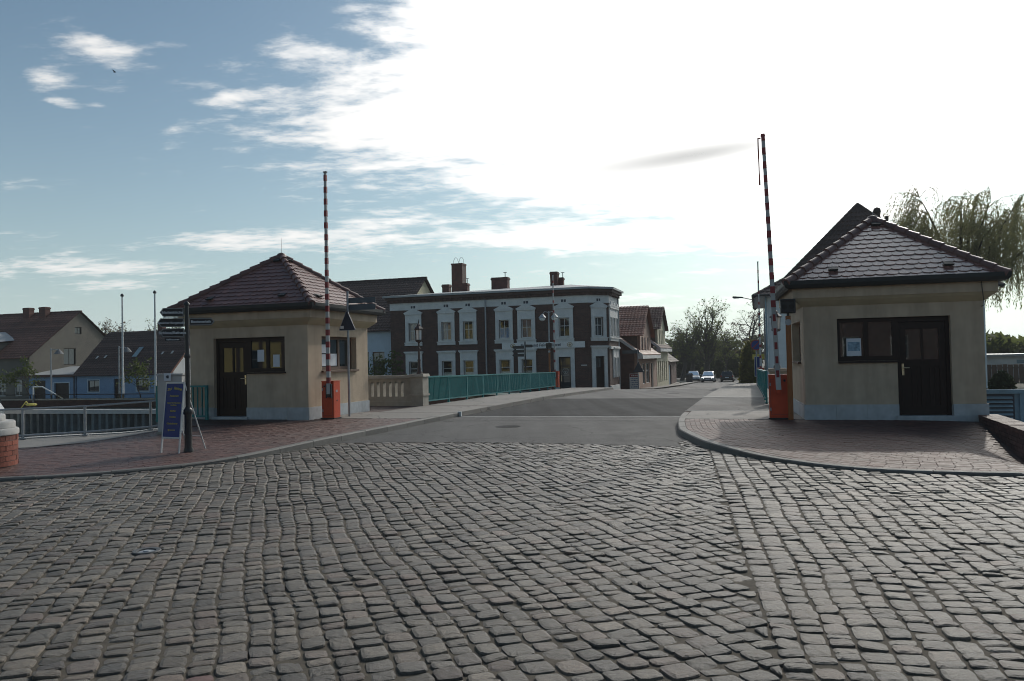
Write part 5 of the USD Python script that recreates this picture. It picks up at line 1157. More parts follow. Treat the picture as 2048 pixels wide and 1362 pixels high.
for q in (c1[0], c1[1], c1[2], c1[3]): ridge_caps(s_, q, rA if q in (c1[0], c1[1]) else rB, DARKTILE, .13)
for q0, q1 in zip(c0, c1): ridge_caps(s_, q0, q1, DARKTILE, .13)
m = MB(); m.add([(-o, -o, ze-.02), (LX+o, -o, ze-.02), (LX+o, LY+o, ze-.02), (-o, LY+o, ze-.02)], [[0, 3, 2, 1]]); part(hh, 'eaves_board', m, STUCCO)
m = MB(); m.path([(-o-.06, -o-.06, ze+.02), (LX+o, -o-.06, ze+.02)], .075, 10); m.path([(-o-.06, -o-.06, ze+.02), (-o-.06, LY+o, ze+.02)], .075, 10); part(hh, 'gutter', m, GUTTER)
part(hh, 'fascia', MB().box(-o-.02, -o+.0, -o, LY+o, ze-.16, ze+.04), WOOD2)
m = MB(); m.cyl((-.08, -.1, zb), (-.08, -.1, EV-.3), .055); part(hh, 'downpipe', m, BSTEEL)
m = MB(); m.cyl((LX/2+1.3, LY/2, 9.5), (LX/2+1.3, LY/2, 10.6), .2, n=14); m.lathe([(0.2, 10.55), (.26, 10.6), (.2, 10.85), (0, 10.95)], (LX/2+1.3, LY/2), 14); part(hh, 'flue', m, DARKTILE)
part(hh, 'flue', MB().box(LX/2+1.75, LX/2+1.95, LY/2-.1, LY/2+.1, 9.5, 10.3), DARKTILE)
part(hh, 'wall_sign', MB().fbox(f, 1.1, 2.6, 1.75, 2.3, .004, .05), mat('maroon_sign', (.16, .03, .035), .5)); part(hh, 'shop_window_sill', MB().fbox(f, .6, 3.6, -.12, 0, .004, .1), WHITE)

for (s0, s1, dp, wallm, sidem, ev, rd_, lab) in ((44, 54, 9, RENDER_PALEBLUE, RENDER_TAN, 2.6, 7.2, 'narrow house with a tan gable and grey-blue front beyond the white hipped house'), (55.5, 64, 8, RENDER_BLUE, RENDER_PALEBLUE, 2.0, 5.4, 'low bluish house with a yellow sign, farthest on the right side of the street')):
    h = thing('street_house', lab, 'house', W(s0, 6.0), 0, RZ+math.pi/2); L = s1-s0; zb = rz_(s1)-.4
    f = Fr((L, 0), (-1, 0))                                            # towards the street: local -y is right, +y is left
    f = Fr((L, .0), (-1, 0)); win = [(L-1.9, -.4, L-1.0, 1.0), (L-4.6, -.4, L-3.6, 1.0)]
    part(h, 'wall', MB().fpoly(f, wallpoly(0, L, zb, ev, win), -.3, 0), wallm)
    for q in win: window(h, f, q[0], q[2], q[1], q[3], -.1, WHITE, rows=(.35, .65), back=(CURT, 1.))
    g = Fr((0, 0), (0, -1)); part(h, 'gable_wall', MB().fpoly(g, Polygon([(.31, zb), (dp, zb), (dp, ev), (dp/2, rd_-.1), (.31, ev+.25)]), -.3, 0), sidem)
    A, B, C, D = (L+.2, .4, ev-.15), (-.3, .4, ev-.15), (-.3, -dp/2, rd_), (L+.2, -dp/2, rd_)
    tiled_slope(h, A, B, C, D, DARKTILE); tiled_slope(h, (-.3, -dp-.4, ev-.15), (L+.2, -dp-.4, ev-.15), D, C, DARKTILE, row=.9)
    if s0 == 44: chimney(h, 2.6, -dp/2+1.6, .5, .6, 5, 7.6, DARKBRICK); part(h, 'door', MB().fbox(f, L-3.2, L-2.2, zb, .4, .003, .02), WOOD)
    part(h, 'interior', MB().box(.5, L-.4, -dp+.4, -1.3, zb, ev), ROOM)

def pole_sign(s, t, label, h, r=.03, mt=STEEL, z=None):
    g = thing('street_sign', label, 'traffic sign', W(s, t), (rz_(s)+.1) if z is None else z, RZ); part(g, 'post', MB().cyl((0, 0, 0), (0, 0, h), r, n=10), mt); return g
g = pole_sign(26.8, 4.9, 'round blue no-stopping sign with red rim by the right bridge railing', 2.75)
f = Fr((0, -.035), (1, 0)); D_ = Point(0, 2.42); bd = part(g, 'disc', MB().fpoly(f, D_.buffer(.31), -.01, 0), RED); part(bd, 'blue_field', MB().fpoly(f, D_.buffer(.255), .0, .004), BLUE); b1 = affinity.rotate(sbox(-.3, 2.39, .3, 2.45), 45, origin=(0, 2.42)).intersection(D_.buffer(.26)); part(bd, 'red_stroke', MB().fpoly(f, b1, .004, .007), RED)
def square_sign(s, t, label, w, h, z, colm, group=None, txt=None):
    g = pole_sign(s, t, label, z+h); f = Fr((0, -.03), (1, 0)); b = part(g, 'plate', MB().fbox(f, -w/2, w/2, z, z+h, -.01, .0), WHITE); part(b, 'field', MB().fbox(f, -w/2+.03, w/2-.03, z+.03, z+h-.03, 0.001, .004), colm)
    if txt: m = MB(); text_on(m, f, txt, 0, z+h*.22, h*.5, .005, depth=.004); part(b, 'lettering', m, WHITE)
    return g
square_sign(78, 4.6, 'small square blue parking sign at the far right side of the street', .8, .8, 1.9, BLUE, txt='P')
square_sign(40.5, 5.0, 'tall blue and white sign plate in front of the pale blue house', .55, 1.5, .8, BLUE)
ys = thing('shop_sign', 'yellow shop sign on the wall of the farthest right house', 'sign', W(55.2, 5.2), 0, RZ); part(ys, 'board', MB().box(-.7, .7, -.05, .05, 1.0, 1.5), YELP); part(ys, 'bracket', MB().box(.7, .85, -.02, .02, 1.2, 1.3), IRON)
# street lamps
def arm_lamp(s, t, h, arm, label):
    g = thing('street_lamp', label, 'street lamp', W(s, t), rz_(s), RZ); part(g, 'post', MB().cyl((0, 0, 0), (0, 0, h), .08, .055, 12), STEEL); m = MB(); m.path([(0, 0, h), (-arm, 0, h+.42)], .035, 8); part(g, 'arm', m, STEEL)
    m = MB(); m.hexa([(-arm-.75, -.12, h+.42), (-arm+.05, -.10, h+.38), (-arm+.05, .10, h+.38), (-arm-.75, .12, h+.42), (-arm-.72, -.08, h+.56), (-arm+.05, -.06, h+.47), (-arm+.05, .06, h+.47), (-arm-.72, .08, h+.56)]); hd = part(g, 'lamp_head', m, GUTTER); part(hd, 'lens', MB().box(-arm-.68, -arm-.25, -.08, .08, h+.36, h+.415), MILK); return g
arm_lamp(43.2, 5.55, 6.7, 1.6, 'street lamp reaching over the road from the right, in front of the white house')
tl_ = thing('street_lamp', 'grey street lamp with two bowl heads in front of the bakery', 'street lamp', W(27.2, -7.6), rz_(27), RZ); part(tl_, 'post', MB().cyl((0, 0, 0), (0, 0, 5.0), .07, .045, 12), STEEL)
for q in (-.42, 0.38):
    m = MB(); m.path([(0, 0, 4.9), (q*.6, 0, 5.0), (q, 0, 4.82)], .022, 6); part(tl_, 'arm', m, STEEL); m = MB(); m.lathe([(.02, 4.86), (.10, 4.78), (.24, 4.62), (.24, 4.58)], (q, 0), 16); hd = part(tl_, 'lamp_head', m, STEEL); part(hd, 'bowl', MB().lathe([(.2, 4.58), (.17, 4.46), (.08, 4.40), (0, 4.39)], (q, 0), 14), MILK)
# second finger post in front of the bakery
fp = thing('finger_signpost', 'small far finger signpost in front of the bakery windows', 'signpost', W(26.5, -9.0), rz_(26)+.05, RZ); part(fp, 'post', MB().cyl((0, 0, 0), (0, 0, 3.0), .045, n=10), IRON)
for k, (z0, sd) in enumerate(((2.55, -1), (2.3, -1), (2.05, -1), (2.62, 1))):
    f = Fr((0, -.05), (1, 0)); a = .06*sd; b = .75*sd if sd < 0 else .45; part(fp, 'finger_sign', MB().fpoly(f, Polygon([(a, z0), (b, z0), (b+.09*sd, z0+.09), (b, z0+.18), (a, z0+.18)]), -.015, 0), IRON)
# bakery board and hanging basket at the corner
bb = thing('pavement_board', 'white pavement board with a red header at the bakery corner', 'sign board', W(38.6, -4.0), rz_(38.6), RZ); f = Fr((0, 0), (1, 0))
b = part(bb, 'board', MB().fbox(f, -.36, .36, .08, 1.25, -.04, 0), WHITE); part(b, 'header', MB().fbox(f, -.34, .34, 1.0, 1.22, .001, .005), RED); m = MB()
for k in range(4): m.fbox(f, -.22+k*.13, -.14+k*.13, 1.06, 1.16, .006, .009)
part(b, 'header_marks', m, WHITE); m = MB()
for r_ in range(5):
    x = -.28
    while x < .22: w = R.uniform(.04, .12); m.fbox(f, x, x+w, .86-.16*r_+.03*x, .90-.16*r_+.03*x+R.uniform(0, .03), .001, .004); x += w+R.uniform(.02, .05)
part(b, 'handwriting', m, BLUE)
for q in (-.3, .3): part(bb, 'foot', MB().box(q-.05, q+.05, -.2, .2, 0, .08), IRON)
ds = thing('direction_sign', 'dark traffic sign post with a triangular sign seen from behind at the bakery corner', 'traffic sign', W(37.6, -3.55), rz_(37.6), RZ); part(ds, 'post', MB().cyl((0, 0, 0), (0, 0, 3.1), .035, n=10), STEEL); part(ds, 'plate', MB().box(-1.15, .1, -.02, 0.02, 2.75, 3.0), '/World/Looks/sign_back'); T = Polygon([(-.38, 1.35), (.42, 1.35), (.05, 2.15)]); part(ds, 'triangle_sign', MB().fpoly(Fr((0, -.04), (1, 0)), T, -.015, 0), INK)

# ------------------------------------------------------------------ left bank: quay, low wall, houses
fq = struct('far_quay'); S_Q = 22.4
m = MB(); v = []; pit = .62
n = int(64/pit); u = []
for k in range(n):
    x = -70+k*pit; u += [(x, 0), (x+.10, .0), (x+.20, -.28), (x+.42, -.28), (x+.52, 0)]
for a, b in zip(u[:-1], u[1:]):
    p, q = W(S_Q+a[1]+.28, a[0]), W(S_Q+b[1]+.28, b[0]); m.add([(*p, -4.2), (*q, -4.2), (*q, -1.62), (*p, -1.62)], [[0, 1, 2, 3]])
part(fq, 'sheet_piling', m, RUST)
for k in range(22): a, b = -70+k*2.9, -70+(k+1)*2.9-.01; m = MB(); c = [W(S_Q-.08, a), W(S_Q-.08, b), W(S_Q+.75, b), W(S_Q+.75, a)]; m.hexa([(*p, -1.63) for p in c]+[(*p, -1.34) for p in c]); part(fq, 'cap_stone', m, PALECONC)
bo = thing('mooring_bollard', 'mooring bollard with a yellow top on the far left quay', 'bollard', tuple(W(S_Q+.3, -45.2)), -1.34, 0); part(bo, 'stem', MB().lathe([(.22, 0), (.15, .06), (.13, .26), (0, .26)], n=16), IRON, smooth=40); part(bo, 'head', MB().lathe([(0, .26), (.20, .26), (.34, .30), (.36, .36), (.28, .44), (0, .46)], n=16), YELP, smooth=40)
tr = thing('yellow_trestle', 'small yellow trestle on the far left quay', 'trestle', tuple(W(S_Q+.9, -46.4)), -1.34, RZ); m = MB(); m.path([(-.55, 0, 0), (0, 0, .55), (.55, 0, 0)], .035, 8); part(tr, 'legs', m, YELP); part(tr, 'bar', MB().cyl((-.2, 0, .35), (.2, 0, .35), .025), YELP)
fl = thing('flood_wall', 'low dark brick wall with grey coping along the far left quay', 'wall', W(S_Q+3.5, -52), 0, RZ); m = MB(); m.box(0, 40, 0, .3, -1.8, -.85); part(fl, 'brickwork', m, mat_brick('wall_brick', (.075, .032, .028), (.10, .042, .034), (.07, .06, .055), RZ, w=.25, h=.078))
for k in range(20): part(fl, 'coping_stone', MB().box(k*2.0+.005, k*2+1.995, -.05, .35, -.848, -.74), PALECONC)
fh = thing('handrail', 'white handrail on the stairs of the low wall at the far left', 'handrail', W(S_Q+3.4, -48.6), -1.3, RZ); m = MB(); m.path([(0, 0, .3), (0, 0, 1.5), (.9, 0, 1.5), (3.0, 0, .55)], .05, 8); part(fh, 'rail', m, WHITE)
# blue house with its garage
bh = thing('blue_house', 'low blue rendered house with a dark tiled roof and garage on the left bank', 'house', W(34, -53), 0, RZ); L, dp, ev, rg = 10.2, 7.6, 1.0, 4.85; f = Fr((0, 0), (1, 0)); zb = -1.7
hol = [(1.25, -.55, 2.5, .45), (6.6, -.5, 7.9, .5), (4.1, -1.5, 4.9, .55)]
part(bh, 'wall', MB().fpoly(f, wallpoly(0, L, zb, ev, hol), -.3, 0), RENDER_BLUE)
for q in hol[:2]: window(bh, f, q[0], q[2], q[1], q[3], -.06, WOOD, cols=2, back=(CURT, .9)); part(bh, 'window_surround', MB().fpoly(f, sbox(q[0]-.09, q[1]-.09, q[2]+.09, q[3]+.09).difference(sbox(*q)), .002, .03), RENDER_PALEBLUE)
part(bh, 'door', MB().fbox(f, 4.1, 4.9, -1.5, .55, -.2, -.15), WOOD); part(bh, 'interior', MB().box(.4, L-.4, 1.2, dp-.4, zb, ev), ROOM)
part(bh, 'gable_wall', MB().fpoly(Fr((L, 0), (0, 1)), Polygon([(.31, zb), (dp, zb), (dp, ev), (dp/2, rg-.15), (.31, ev+.2)]), -.3, 0), STUCCO)
r_ = tiled_slope(bh, (-.2, -.35, ev-.15), (L+.2, -.35, ev-.15), (L+.2, dp/2, rg), (-.2, dp/2, rg), DARKTILE, row=.3); tiled_slope(bh, (L+.2, dp+.3, ev), (-.2, dp+.3, ev), (-.2, dp/2, rg), (L+.2, dp/2, rg), DARKTILE, row=.9)
part(r_, 'barge_board', MB().hexa([(L+.2, -.37, ev-.25), (L+.27, -.37, ev-.25), (L+.27, dp/2, rg-.1), (L+.2, dp/2, rg-.1), (L+.2, -.37, ev-.05), (L+.27, -.37, ev-.05), (L+.27, dp/2, rg+.1), (L+.2, dp/2, rg+.1)]), OLDTILE2)
chimney(r_, 5.6, dp/2+.4, .5, .5, rg-.6, rg+.75, pot=True)
def on_slope(x, k): y = -.35+(dp/2+.35)*k; return np.array([x, y, ev-.15+(rg-ev+.15)*k])
for x, k, w, h_, mt in ((5.0, .38, .5, .22, BSTEEL), (1.0, .36, .2, .06, PALECONC), (1.9, .37, .2, .06, PALECONC), (8.0, .42, .2, .06, PALECONC), (9.0, .43, .2, .06, PALECONC)):
    p0, p1 = on_slope(x, k), on_slope(x, k+h_); nn = np.array([0, -.7, .72])*.13; part(r_, 'skylight' if w > .3 else 'snow_hook', MB().add([p0+nn, p0+[w, 0, 0]+nn, p1+[w, 0, 0]+nn, p1+nn], [[0, 1, 2, 3]]), mt)
ga = thing('garage', 'flat blue garage with two dark openings left of the blue house', 'garage', W(34, -58.6), 0, RZ); hol = [(.55, -1.5, 1.95, .5), (3.0, -1.5, 4.7, .25)]
part(ga, 'wall', MB().fpoly(f, wallpoly(0, 5.45, -1.7, .85, hol), -.25, 0), RENDER_BLUE); 
for q in hol: part(ga, 'garage_door', MB().fbox(f, q[0], q[2], q[1], q[3], -.2, -.15), WOOD)
part(ga, 'door_surround', MB().fpoly(f, sbox(2.9, -1.7, 4.8, .35).difference(sbox(3., -1.7, 4.7, .25)), .002, .03), RENDER_PALEBLUE)
part(ga, 'roof', MB().hexa([(-.2, -.25, .86), (5.5, -.25, .86), (5.5, 4, .86), (-.2, 4, .86), (-.2, -.25, 1.0), (5.5, -.25, 1.0), (4.6, 4, 1.75), (.6, 4, 1.75)]), ROOFSHEET); part(ga, 'fascia', MB().box(-.22, 5.5, -.28, -.252, .80, 1.02), OLDTILE); part(ga, 'downpipe', MB().cyl((5.35, -.09, -1.7), (5.35, -.09, .9), .05), IRON)
# old brown house
oh = thing('brown_gable_house', 'old brown rendered house with a big gable and red roof at the far left', 'house', W(34.2, -58.75), 0, RZ); dp, rg, ev = 11.2, 7.15, 2.7; zb = -1.7
g = Fr((0, 0), (0, 1)); gp = Polygon([(0, zb), (dp, zb), (dp, ev), (dp/2, rg-.1), (0, ev)]); gh = [(3.7, 1.9, 5.1, 3.5), (7.2, 1.9, 8.4, 3.4), (5.0, 4.9, 5.8, 5.6)]
part(oh, 'gable_wall', MB().fpoly(g, gp.difference(shapely.union_all([sbox(*q) for q in gh])), -.3, 0), RENDER_BROWN)
for q in gh: window(oh, g, q[0], q[2], q[1], q[3], -.1, WOOD, cols=2, back=(ROOM, 1.))
f = Fr((-18, 0), (1, 0)); fh_ = [(x, -.9, x+.9, .6) for x in (10.3, 12.2, 14.2, 16.2)]
part(oh, 'wall', MB().fpoly(f, wallpoly(0, 17.69, zb, ev, fh_), -.3, 0), RENDER_BROWN)
for q in fh_: window(oh, f, q[0], q[2], q[1], q[3], -.08, GREYW, rows=(.35, .65), back=(CURT, .6))
r_ = tiled_slope(oh, (-18, -.35, ev-.15), (.2, -.35, ev-.15), (.2, dp/2, rg), (-18, dp/2, rg), OLDTILE, row=.36, per=.4); tiled_slope(oh, (.2, dp+.3, ev), (-18, dp+.3, ev), (-18, dp/2, rg), (.2, dp/2, rg), OLDTILE, row=.9)
ridge_caps(r_, (-18, dp/2, rg), (.2, dp/2, rg), OLDTILE)
for x in (-6.0, -3.9): chimney(r_, x, dp/2-.5, .8, .6, rg-1, rg+.55)
part(oh, 'interior', MB().box(-17.6, -.4, 1.2, dp-.4, zb, ev), ROOM)
g2 = Fr((-8.9, -.02), (1, 0)); part(oh, 'dormer_front', MB().fpoly(g2, Polygon([(0, ev-.2), (4.6, ev-.2), (4.6, 4.2), (2.3, 5.0), (0, 4.2)]).difference(sbox(1.9, 2.6, 2.8, 4.0).union(Point(2.35, 4.0).buffer(.45))), -.2, 0), RENDER_BROWN); window(oh, g2, 1.9, 2.8, 2.6, 4.2, -.12, GREYW, back=(CURT, .6))
part(oh, 'dormer_roof', MB().add([(-9.2, -.5, 4.1), (-6.6, -.5, 5.05), (-4.0, -.5, 4.1), (-4.0, 3.5, 4.5), (-6.6, 3.9, 5.3), (-9.2, 3.5, 4.5)], [[0, 1, 4, 5], [1, 2, 3, 4]]), ROOFSHEET); part(oh, 'dormer_cheek', MB().box(-4.35, -4.3, .2, 2.6, ev, 4.12), RENDER_BROWN)
# flagpoles, lamps on the far bank
fpole = thing('flagpole', 'pale flagpole in front of the blue house, the left one of the two', 'flagpole', W(27.0, -41.1), -1.35, 0, group=None); part(fpole, 'pole', MB().cyl((0, 0, 0), (0, 0, 8.3), .085, .055, 12), GREYW, smooth=50); part(fpole, 'finial', MB().lathe([(0, 8.3), (.10, 8.3), (.13, 8.36), (.1, 8.46), (0, 8.55)], n=12), IRON); part(fpole, 'base', MB().cyl((0, 0, 0), (0, 0, .2), .25), CONC)
copy_of(fpole, 'pale flagpole at the right end of the blue house, the right one of the two', W(27.0, -38.05), -1.35+.1, 0)
def bell_lamp(s, t, h, label):
    g = thing('quay_lamp', label, 'street lamp', W(s, t), -1.35, RZ); part(g, 'post', MB().cyl((0, 0, 0), (0, 0, h), .07, .05, 10), STEEL); m = MB(); m.path([(0, 0, h-.15), (.5, 0, h-.1), (.75, 0, h-.15)], .03, 6); part(g, 'arm', m, STEEL); part(g, 'lamp_head', MB().lathe([(.05, h-.1), (.16, h-.22), (.36, h-.48), (.34, h-.48)], (.8, 0), 14), DULLSTEEL); return g
bell_lamp(27.5, -48.7, 4.55, 'quay lamp with a bell head in front of the garage'); bell_lamp(29, -43.4, 4.6, 'quay lamp with a bell head in front of the blue house')
# right bank: steel quay wall with a louvred bay, bush, fence, white hall
sqw = thing('steel_quay_wall', 'blue-grey steel quay wall with a louvred bay at the right edge', 'quay wall', W(S_Q, 12.5), 0, RZ)
part(sqw, 'wall', MB().box(0, 40, .1, .4, -4.2, -.62), BSTEEL); part(sqw, 'cap_beam', MB().box(0, 40, -.06, .6, -.618, -.42), BSTEEL)
for k in range(9): part(sqw, 'pile', MB().box(4.4+k*1.5, 4.75+k*1.5, -.02, .098, -4, -.62), BSTEEL)
for k in range(7): part(sqw, 'louvre', MB().hexa([(1.0, -.04, -.86-k*.2), (4.1, -.04, -.86-k*.2), (4.1, .09, -.80-k*.2), (1.0, .09, -.80-k*.2), (1.0, -.03, -.80-k*.2), (4.1, -.03, -.80-k*.2), (4.1, .09, -.74-k*.2), (1.0, .09, -.74-k*.2)]), BSTEEL)
part(sqw, 'bay_backing', MB().box(.95, 4.2, .085, .097, -2.3, -.64), INK)
fn = thing('board_fence', 'dark board fence behind the steel quay wall at the right edge', 'fence', W(36, 15), -.62, RZ)
for k in range(60): part(fn, 'board', MB().box(k*.3, k*.3+.27, 0, .03, 0, 1.15+rng.uniform(-.02, .02)), WOOD2)
part(fn, 'rail', MB().box(0, 18, .031, .08, .9, .98), WOOD2)
wh = thing('white_hall', 'low white hall with a flat roof and bluish signs at the right edge', 'building', W(44, 16.5), -.6, RZ); part(wh, 'wall', MB().box(0, 22, 0, 8, -.5, 1.55), STUCCO); part(wh, 'roof', MB().box(-.4, 22.4, -.5, 8.4, 1.552, 1.72), ROOFSHEET); f = Fr((0, 0), (1, 0)); part(wh, 'roller_door', MB().fbox(f, .6, 3.4, .0, 1.3, .003, .03), ROOM)
m = MB(); m.fbox(f, 6.3, 7.9, 1.05, 1.3, .003, .02); m.fbox(f, 6.9, 8.0, .5, .72, .003, .02); part(wh, 'sign_lettering', m, BSTEEL)

# ------------------------------------------------------------------ trees and plants
def leaf_quads(mb, P, size, r, flat=.0, aspect=1.7):
    n = len(P); a = r.normal(size=(n, 3)); a[:, 2] *= (1-flat); a /= np.linalg.norm(a, axis=1, keepdims=True)
    b = r.normal(size=(n, 3)); b -= (a*b).sum(1)[:, None]*a; b /= np.linalg.norm(b, axis=1, keepdims=True)
    s = size*r.uniform(.6, 1.35, (n, 1)); a = a*s*aspect/2; b = b*s/2
    v = np.stack([P-a, P-b*.9+a*.1, P+a, P+b*.9+a*.1], 1).reshape(-1, 3)
    mb.add(v, np.arange(4*n).reshape(n, 4))
def tree(name, label, cat, xy, z, h, spread, seed, bark=BARK, leaf=LEAF, nleaf=5, lsize=.3, trunk_r=.3, clear=.25, lean=(0, 0), up_=.55, levels=4, kids=(8, 6, 5, 4), group=None, jit=.55, multi=1):
    r = np.random.default_rng(seed); t = thing(name, label, cat, xy, z, 0, group=group); tk, br, lf = MB(), MB(), []
    def grow(p, d, ln, rad, lev):
        n = 4 if lev < 2 else 2; pts = [p]; dd = d
        for k in range(n):
            dd = dd+r.normal(size=3)*.16*(1+lev*.35)+[0, 0, .05 if lev else 0]; dd /= np.linalg.norm(dd); q = pts[-1]+dd*ln/n
            (tk if lev < 2 else br).cyl(pts[-1], q, rad*(1-k/n*.6), rad*(1-(k+1)/n*.6), 8 if lev == 0 else 5 if lev == 1 else 3, cap=False); pts.append(q)
        if lev >= levels-2:
            m = nleaf if lev == levels-1 else max(1, nleaf//2)
            for k in range(m): i = r.integers(1, n+1); f = r.uniform(); lf.append(pts[i-1]+(pts[i]-pts[i-1])*f+r.normal(size=3)*lsize*.8)
        if lev >= levels-1: return
        for k in range(kids[lev]):
            f = (clear+(1-clear)*(k+r.uniform(0, 1))/kids[lev]) if lev == 0 else r.uniform(.25, 1); i = min(int(f*n), n-1); q = pts[i]+(pts[i+1]-pts[i])*(f*n-i)
            az = r.uniform(0, 2*math.pi) if lev else (k*2.4+r.uniform(-.4, .4)); o = np.array([math.cos(az), math.sin(az), 0.])
            nd = dd*(up_ if lev == 0 else .5)+o*(1-(up_*.5 if lev == 0 else .3))+r.normal(size=3)*.18; nd /= np.linalg.norm(nd)
            L0 = spread*(1.15-.55*max(f-clear, 0)) if lev == 0 else ln*r.uniform(.42, .66)
            grow(q, nd, L0, rad*(1-f*.55)*(.55 if lev == 0 else .5), lev+1)
    for k in range(multi):
        d0 = np.array([lean[0], lean[1], 1.])+(r.normal(size=3)*[.22, .22, 0] if multi > 1 else 0); d0 /= np.linalg.norm(d0); grow(np.zeros(3), d0, h*.78, trunk_r, 0)
    part(t, 'trunk', tk, bark, smooth=True)
    if br.v: part(t, 'branches', br, bark)
    if leaf is not None and lf: m = MB(); leaf_quads(m, np.array(lf), lsize, r); part(t, 'crown', m, leaf)
    return t
def dome_tree(name, label, xy, z, h, rx, seed, leaf, bark=BARK, clear=.2, trunk_r=.4, nlimb=15, nsub=9, ntwig=7, nleaf=3, lsize=.15, lean=(0, 0)):
    """a round-headed tree: limbs from a low fork fill a dome, and end in fine twigs with small leaf tufts"""
    r = np.random.default_rng(seed); t = thing(name, label, 'tree', xy, z); tk, br, lf = MB(), MB(), []
    zc = h*(clear+(1-clear)*.46); rzz = h-zc; fork = np.array([lean[0]*h*clear, lean[1]*h*clear, h*clear]); ctr = np.array([lean[0]*h*.6, lean[1]*h*.6, zc])
    def bow(mb, a, b, r0, r1, n, up, sides):
        q = np.linspace(0, 1, n+1)[:, None]; m = (a+b)/2+[0, 0, up]+r.normal(size=3)*np.linalg.norm(b-a)*.07; c = (1-q)**2*a+2*q*(1-q)*m+q*q*b
        c[1:-1] += r.normal(size=(n-1, 3))*np.linalg.norm(b-a)*.025
        for i in range(n): mb.cyl(c[i], c[i+1], r0+(r1-r0)*i/n, r0+(r1-r0)*(i+1)/n, sides, cap=False)
        return c
    def inside(f0, f1):
        d = r.normal(size=3); d /= np.linalg.norm(d); d[2] = abs(d[2])*1.0-.32*(r.uniform() < .45); k = r.uniform(f0, f1)*(.86+.22*math.sin(3*math.atan2(d[1], d[0])+seed)*abs(d[0])); return ctr+d*k*[rx, rx, rzz]
    tk.cyl((0, 0, 0), fork*.5, trunk_r, trunk_r*.86, 10); tk.cyl(fork*.5, fork, trunk_r*.86, trunk_r*.8, 10)
    leadr = bow(tk, fork, ctr+[0, 0, rzz*.8], trunk_r*.75, .04, 7, 0, 6)
    for k in range(nlimb):
        e = inside(.55, .85); s0 = leadr[int(r.integers(0, 3))]; c = bow(tk, s0, e, trunk_r*.42, .035, 6, rzz*.10, 5)
        for j in range(nsub):
            i = int(r.integers(2, 7)); d = c[i]-ctr; e2 = c[i]+d/np.linalg.norm(d)*r.uniform(.3, 1.)*rx*.32+r.normal(size=3)*rx*.22+[0, 0, .15*rx]
            q = (e2-ctr)/[rx, rx, rzz]; nq = np.linalg.norm(q); e2 = ctr+(e2-ctr)/max(nq, 1.0)
            c2 = bow(br, c[i], e2, .04, .016, 3, .12, 3)
            for w in range(ntwig):
                a = c2[int(r.integers(1, 4))]; b = a+r.normal(size=3)*.42*[1, 1, .7]+[0, 0, .22]+(a-ctr)/rx*.22; br.cyl(a, b, .014, .006, 3, cap=False)
                for y in range(nleaf): lf.append(b+r.normal(size=3)*lsize*.75)
    part(t, 'trunk', tk, bark, smooth=True); part(t, 'branches', br, bark); m = MB(); leaf_quads(m, np.array(lf), lsize, r); part(t, 'crown', m, leaf); return t
def atpx(px, Y): 
    """ground position seen in a column of the photograph at the distance Y"""
    return ((px-1024)/F_PX*Y*(1+.0), Y)
dome_tree('chestnut_tree', 'tall round chestnut tree with young leaves in front of the bend of the street', atpx(1412, 118), -2.4, 12.2, 5.0, 21, LEAF, trunk_r=.5, clear=.2, nlimb=20, nsub=9, ntwig=7, nleaf=3, lsize=.15, lean=(.03, 0))
dome_tree('chestnut_tree', 'smaller leaning chestnut tree left of the tall one', atpx(1362, 116), -2.4, 9.0, 3.0, 22, LEAF, trunk_r=.34, clear=.3, nlimb=14, nsub=8, nleaf=2, lean=(.22, 0))
dome_tree('chestnut_tree', 'dark chestnut tree between the small and the tall one', atpx(1384, 123), -2.4, 8.8, 3.2, 23, LEAF3, trunk_r=.34, clear=.28, nlimb=14, nsub=9, nleaf=3, lsize=.17)
tree('bare_tree', 'bare pale tree right of the chestnuts, over the street', 'tree', atpx(1482, 122), -2.4, 12.2, 3.4, 24, bark=BARKG, leaf=BUD, nleaf=1, lsize=.14, trunk_r=.26, clear=.3, kids=(12, 6, 5, 4))
tree('bare_tree', 'thin bare tree behind the houses on the right side of the street', 'tree', atpx(1506, 128), -2.4, 12.6, 3.4, 25, bark=BARKG, leaf=BUD, nleaf=2, lsize=.14, trunk_r=.22, clear=.3, kids=(12, 6, 5, 4))
dome_tree('round_tree', 'leafy tree at the right foot of the tall chestnut', atpx(1450, 128), -2.4, 8.2, 3.0, 26, LEAF, trunk_r=.22, clear=.2, nlimb=13)
for k, (px, Y, h, sp, lf_, lab) in enumerate(((182, 118, 8.2, 3.2, BUD, 'bare tree over the brown gable at the left'), (212, 125, 9.6, 3.4, BUD, 'bare rounded tree between the brown and the blue house'), (240, 122, 9.0, 3.2, LEAF, 'budding tree left of the left flagpole'), (262, 118, 9.0, 3., BUD, 'bare tree just right of the left flagpole'), (296, 122, 9.8, 3.3, LEAF, 'budding tree left of the right flagpole'), (328, 120, 9.8, 3.2, LEAF, 'budding tree right of the right flagpole'), (66, 130, 11.0, 2.4, BUD, 'bare treetop between the two chimneys of the brown house'))):
    dome_tree('bare_tree', lab, atpx(px, Y), -1.8, h*1.12, sp*1.1, 40+k, lf_, bark=BARKG, trunk_r=.2, clear=.15, nlimb=14, nsub=9, ntwig=7, nleaf=3, lsize=.17)
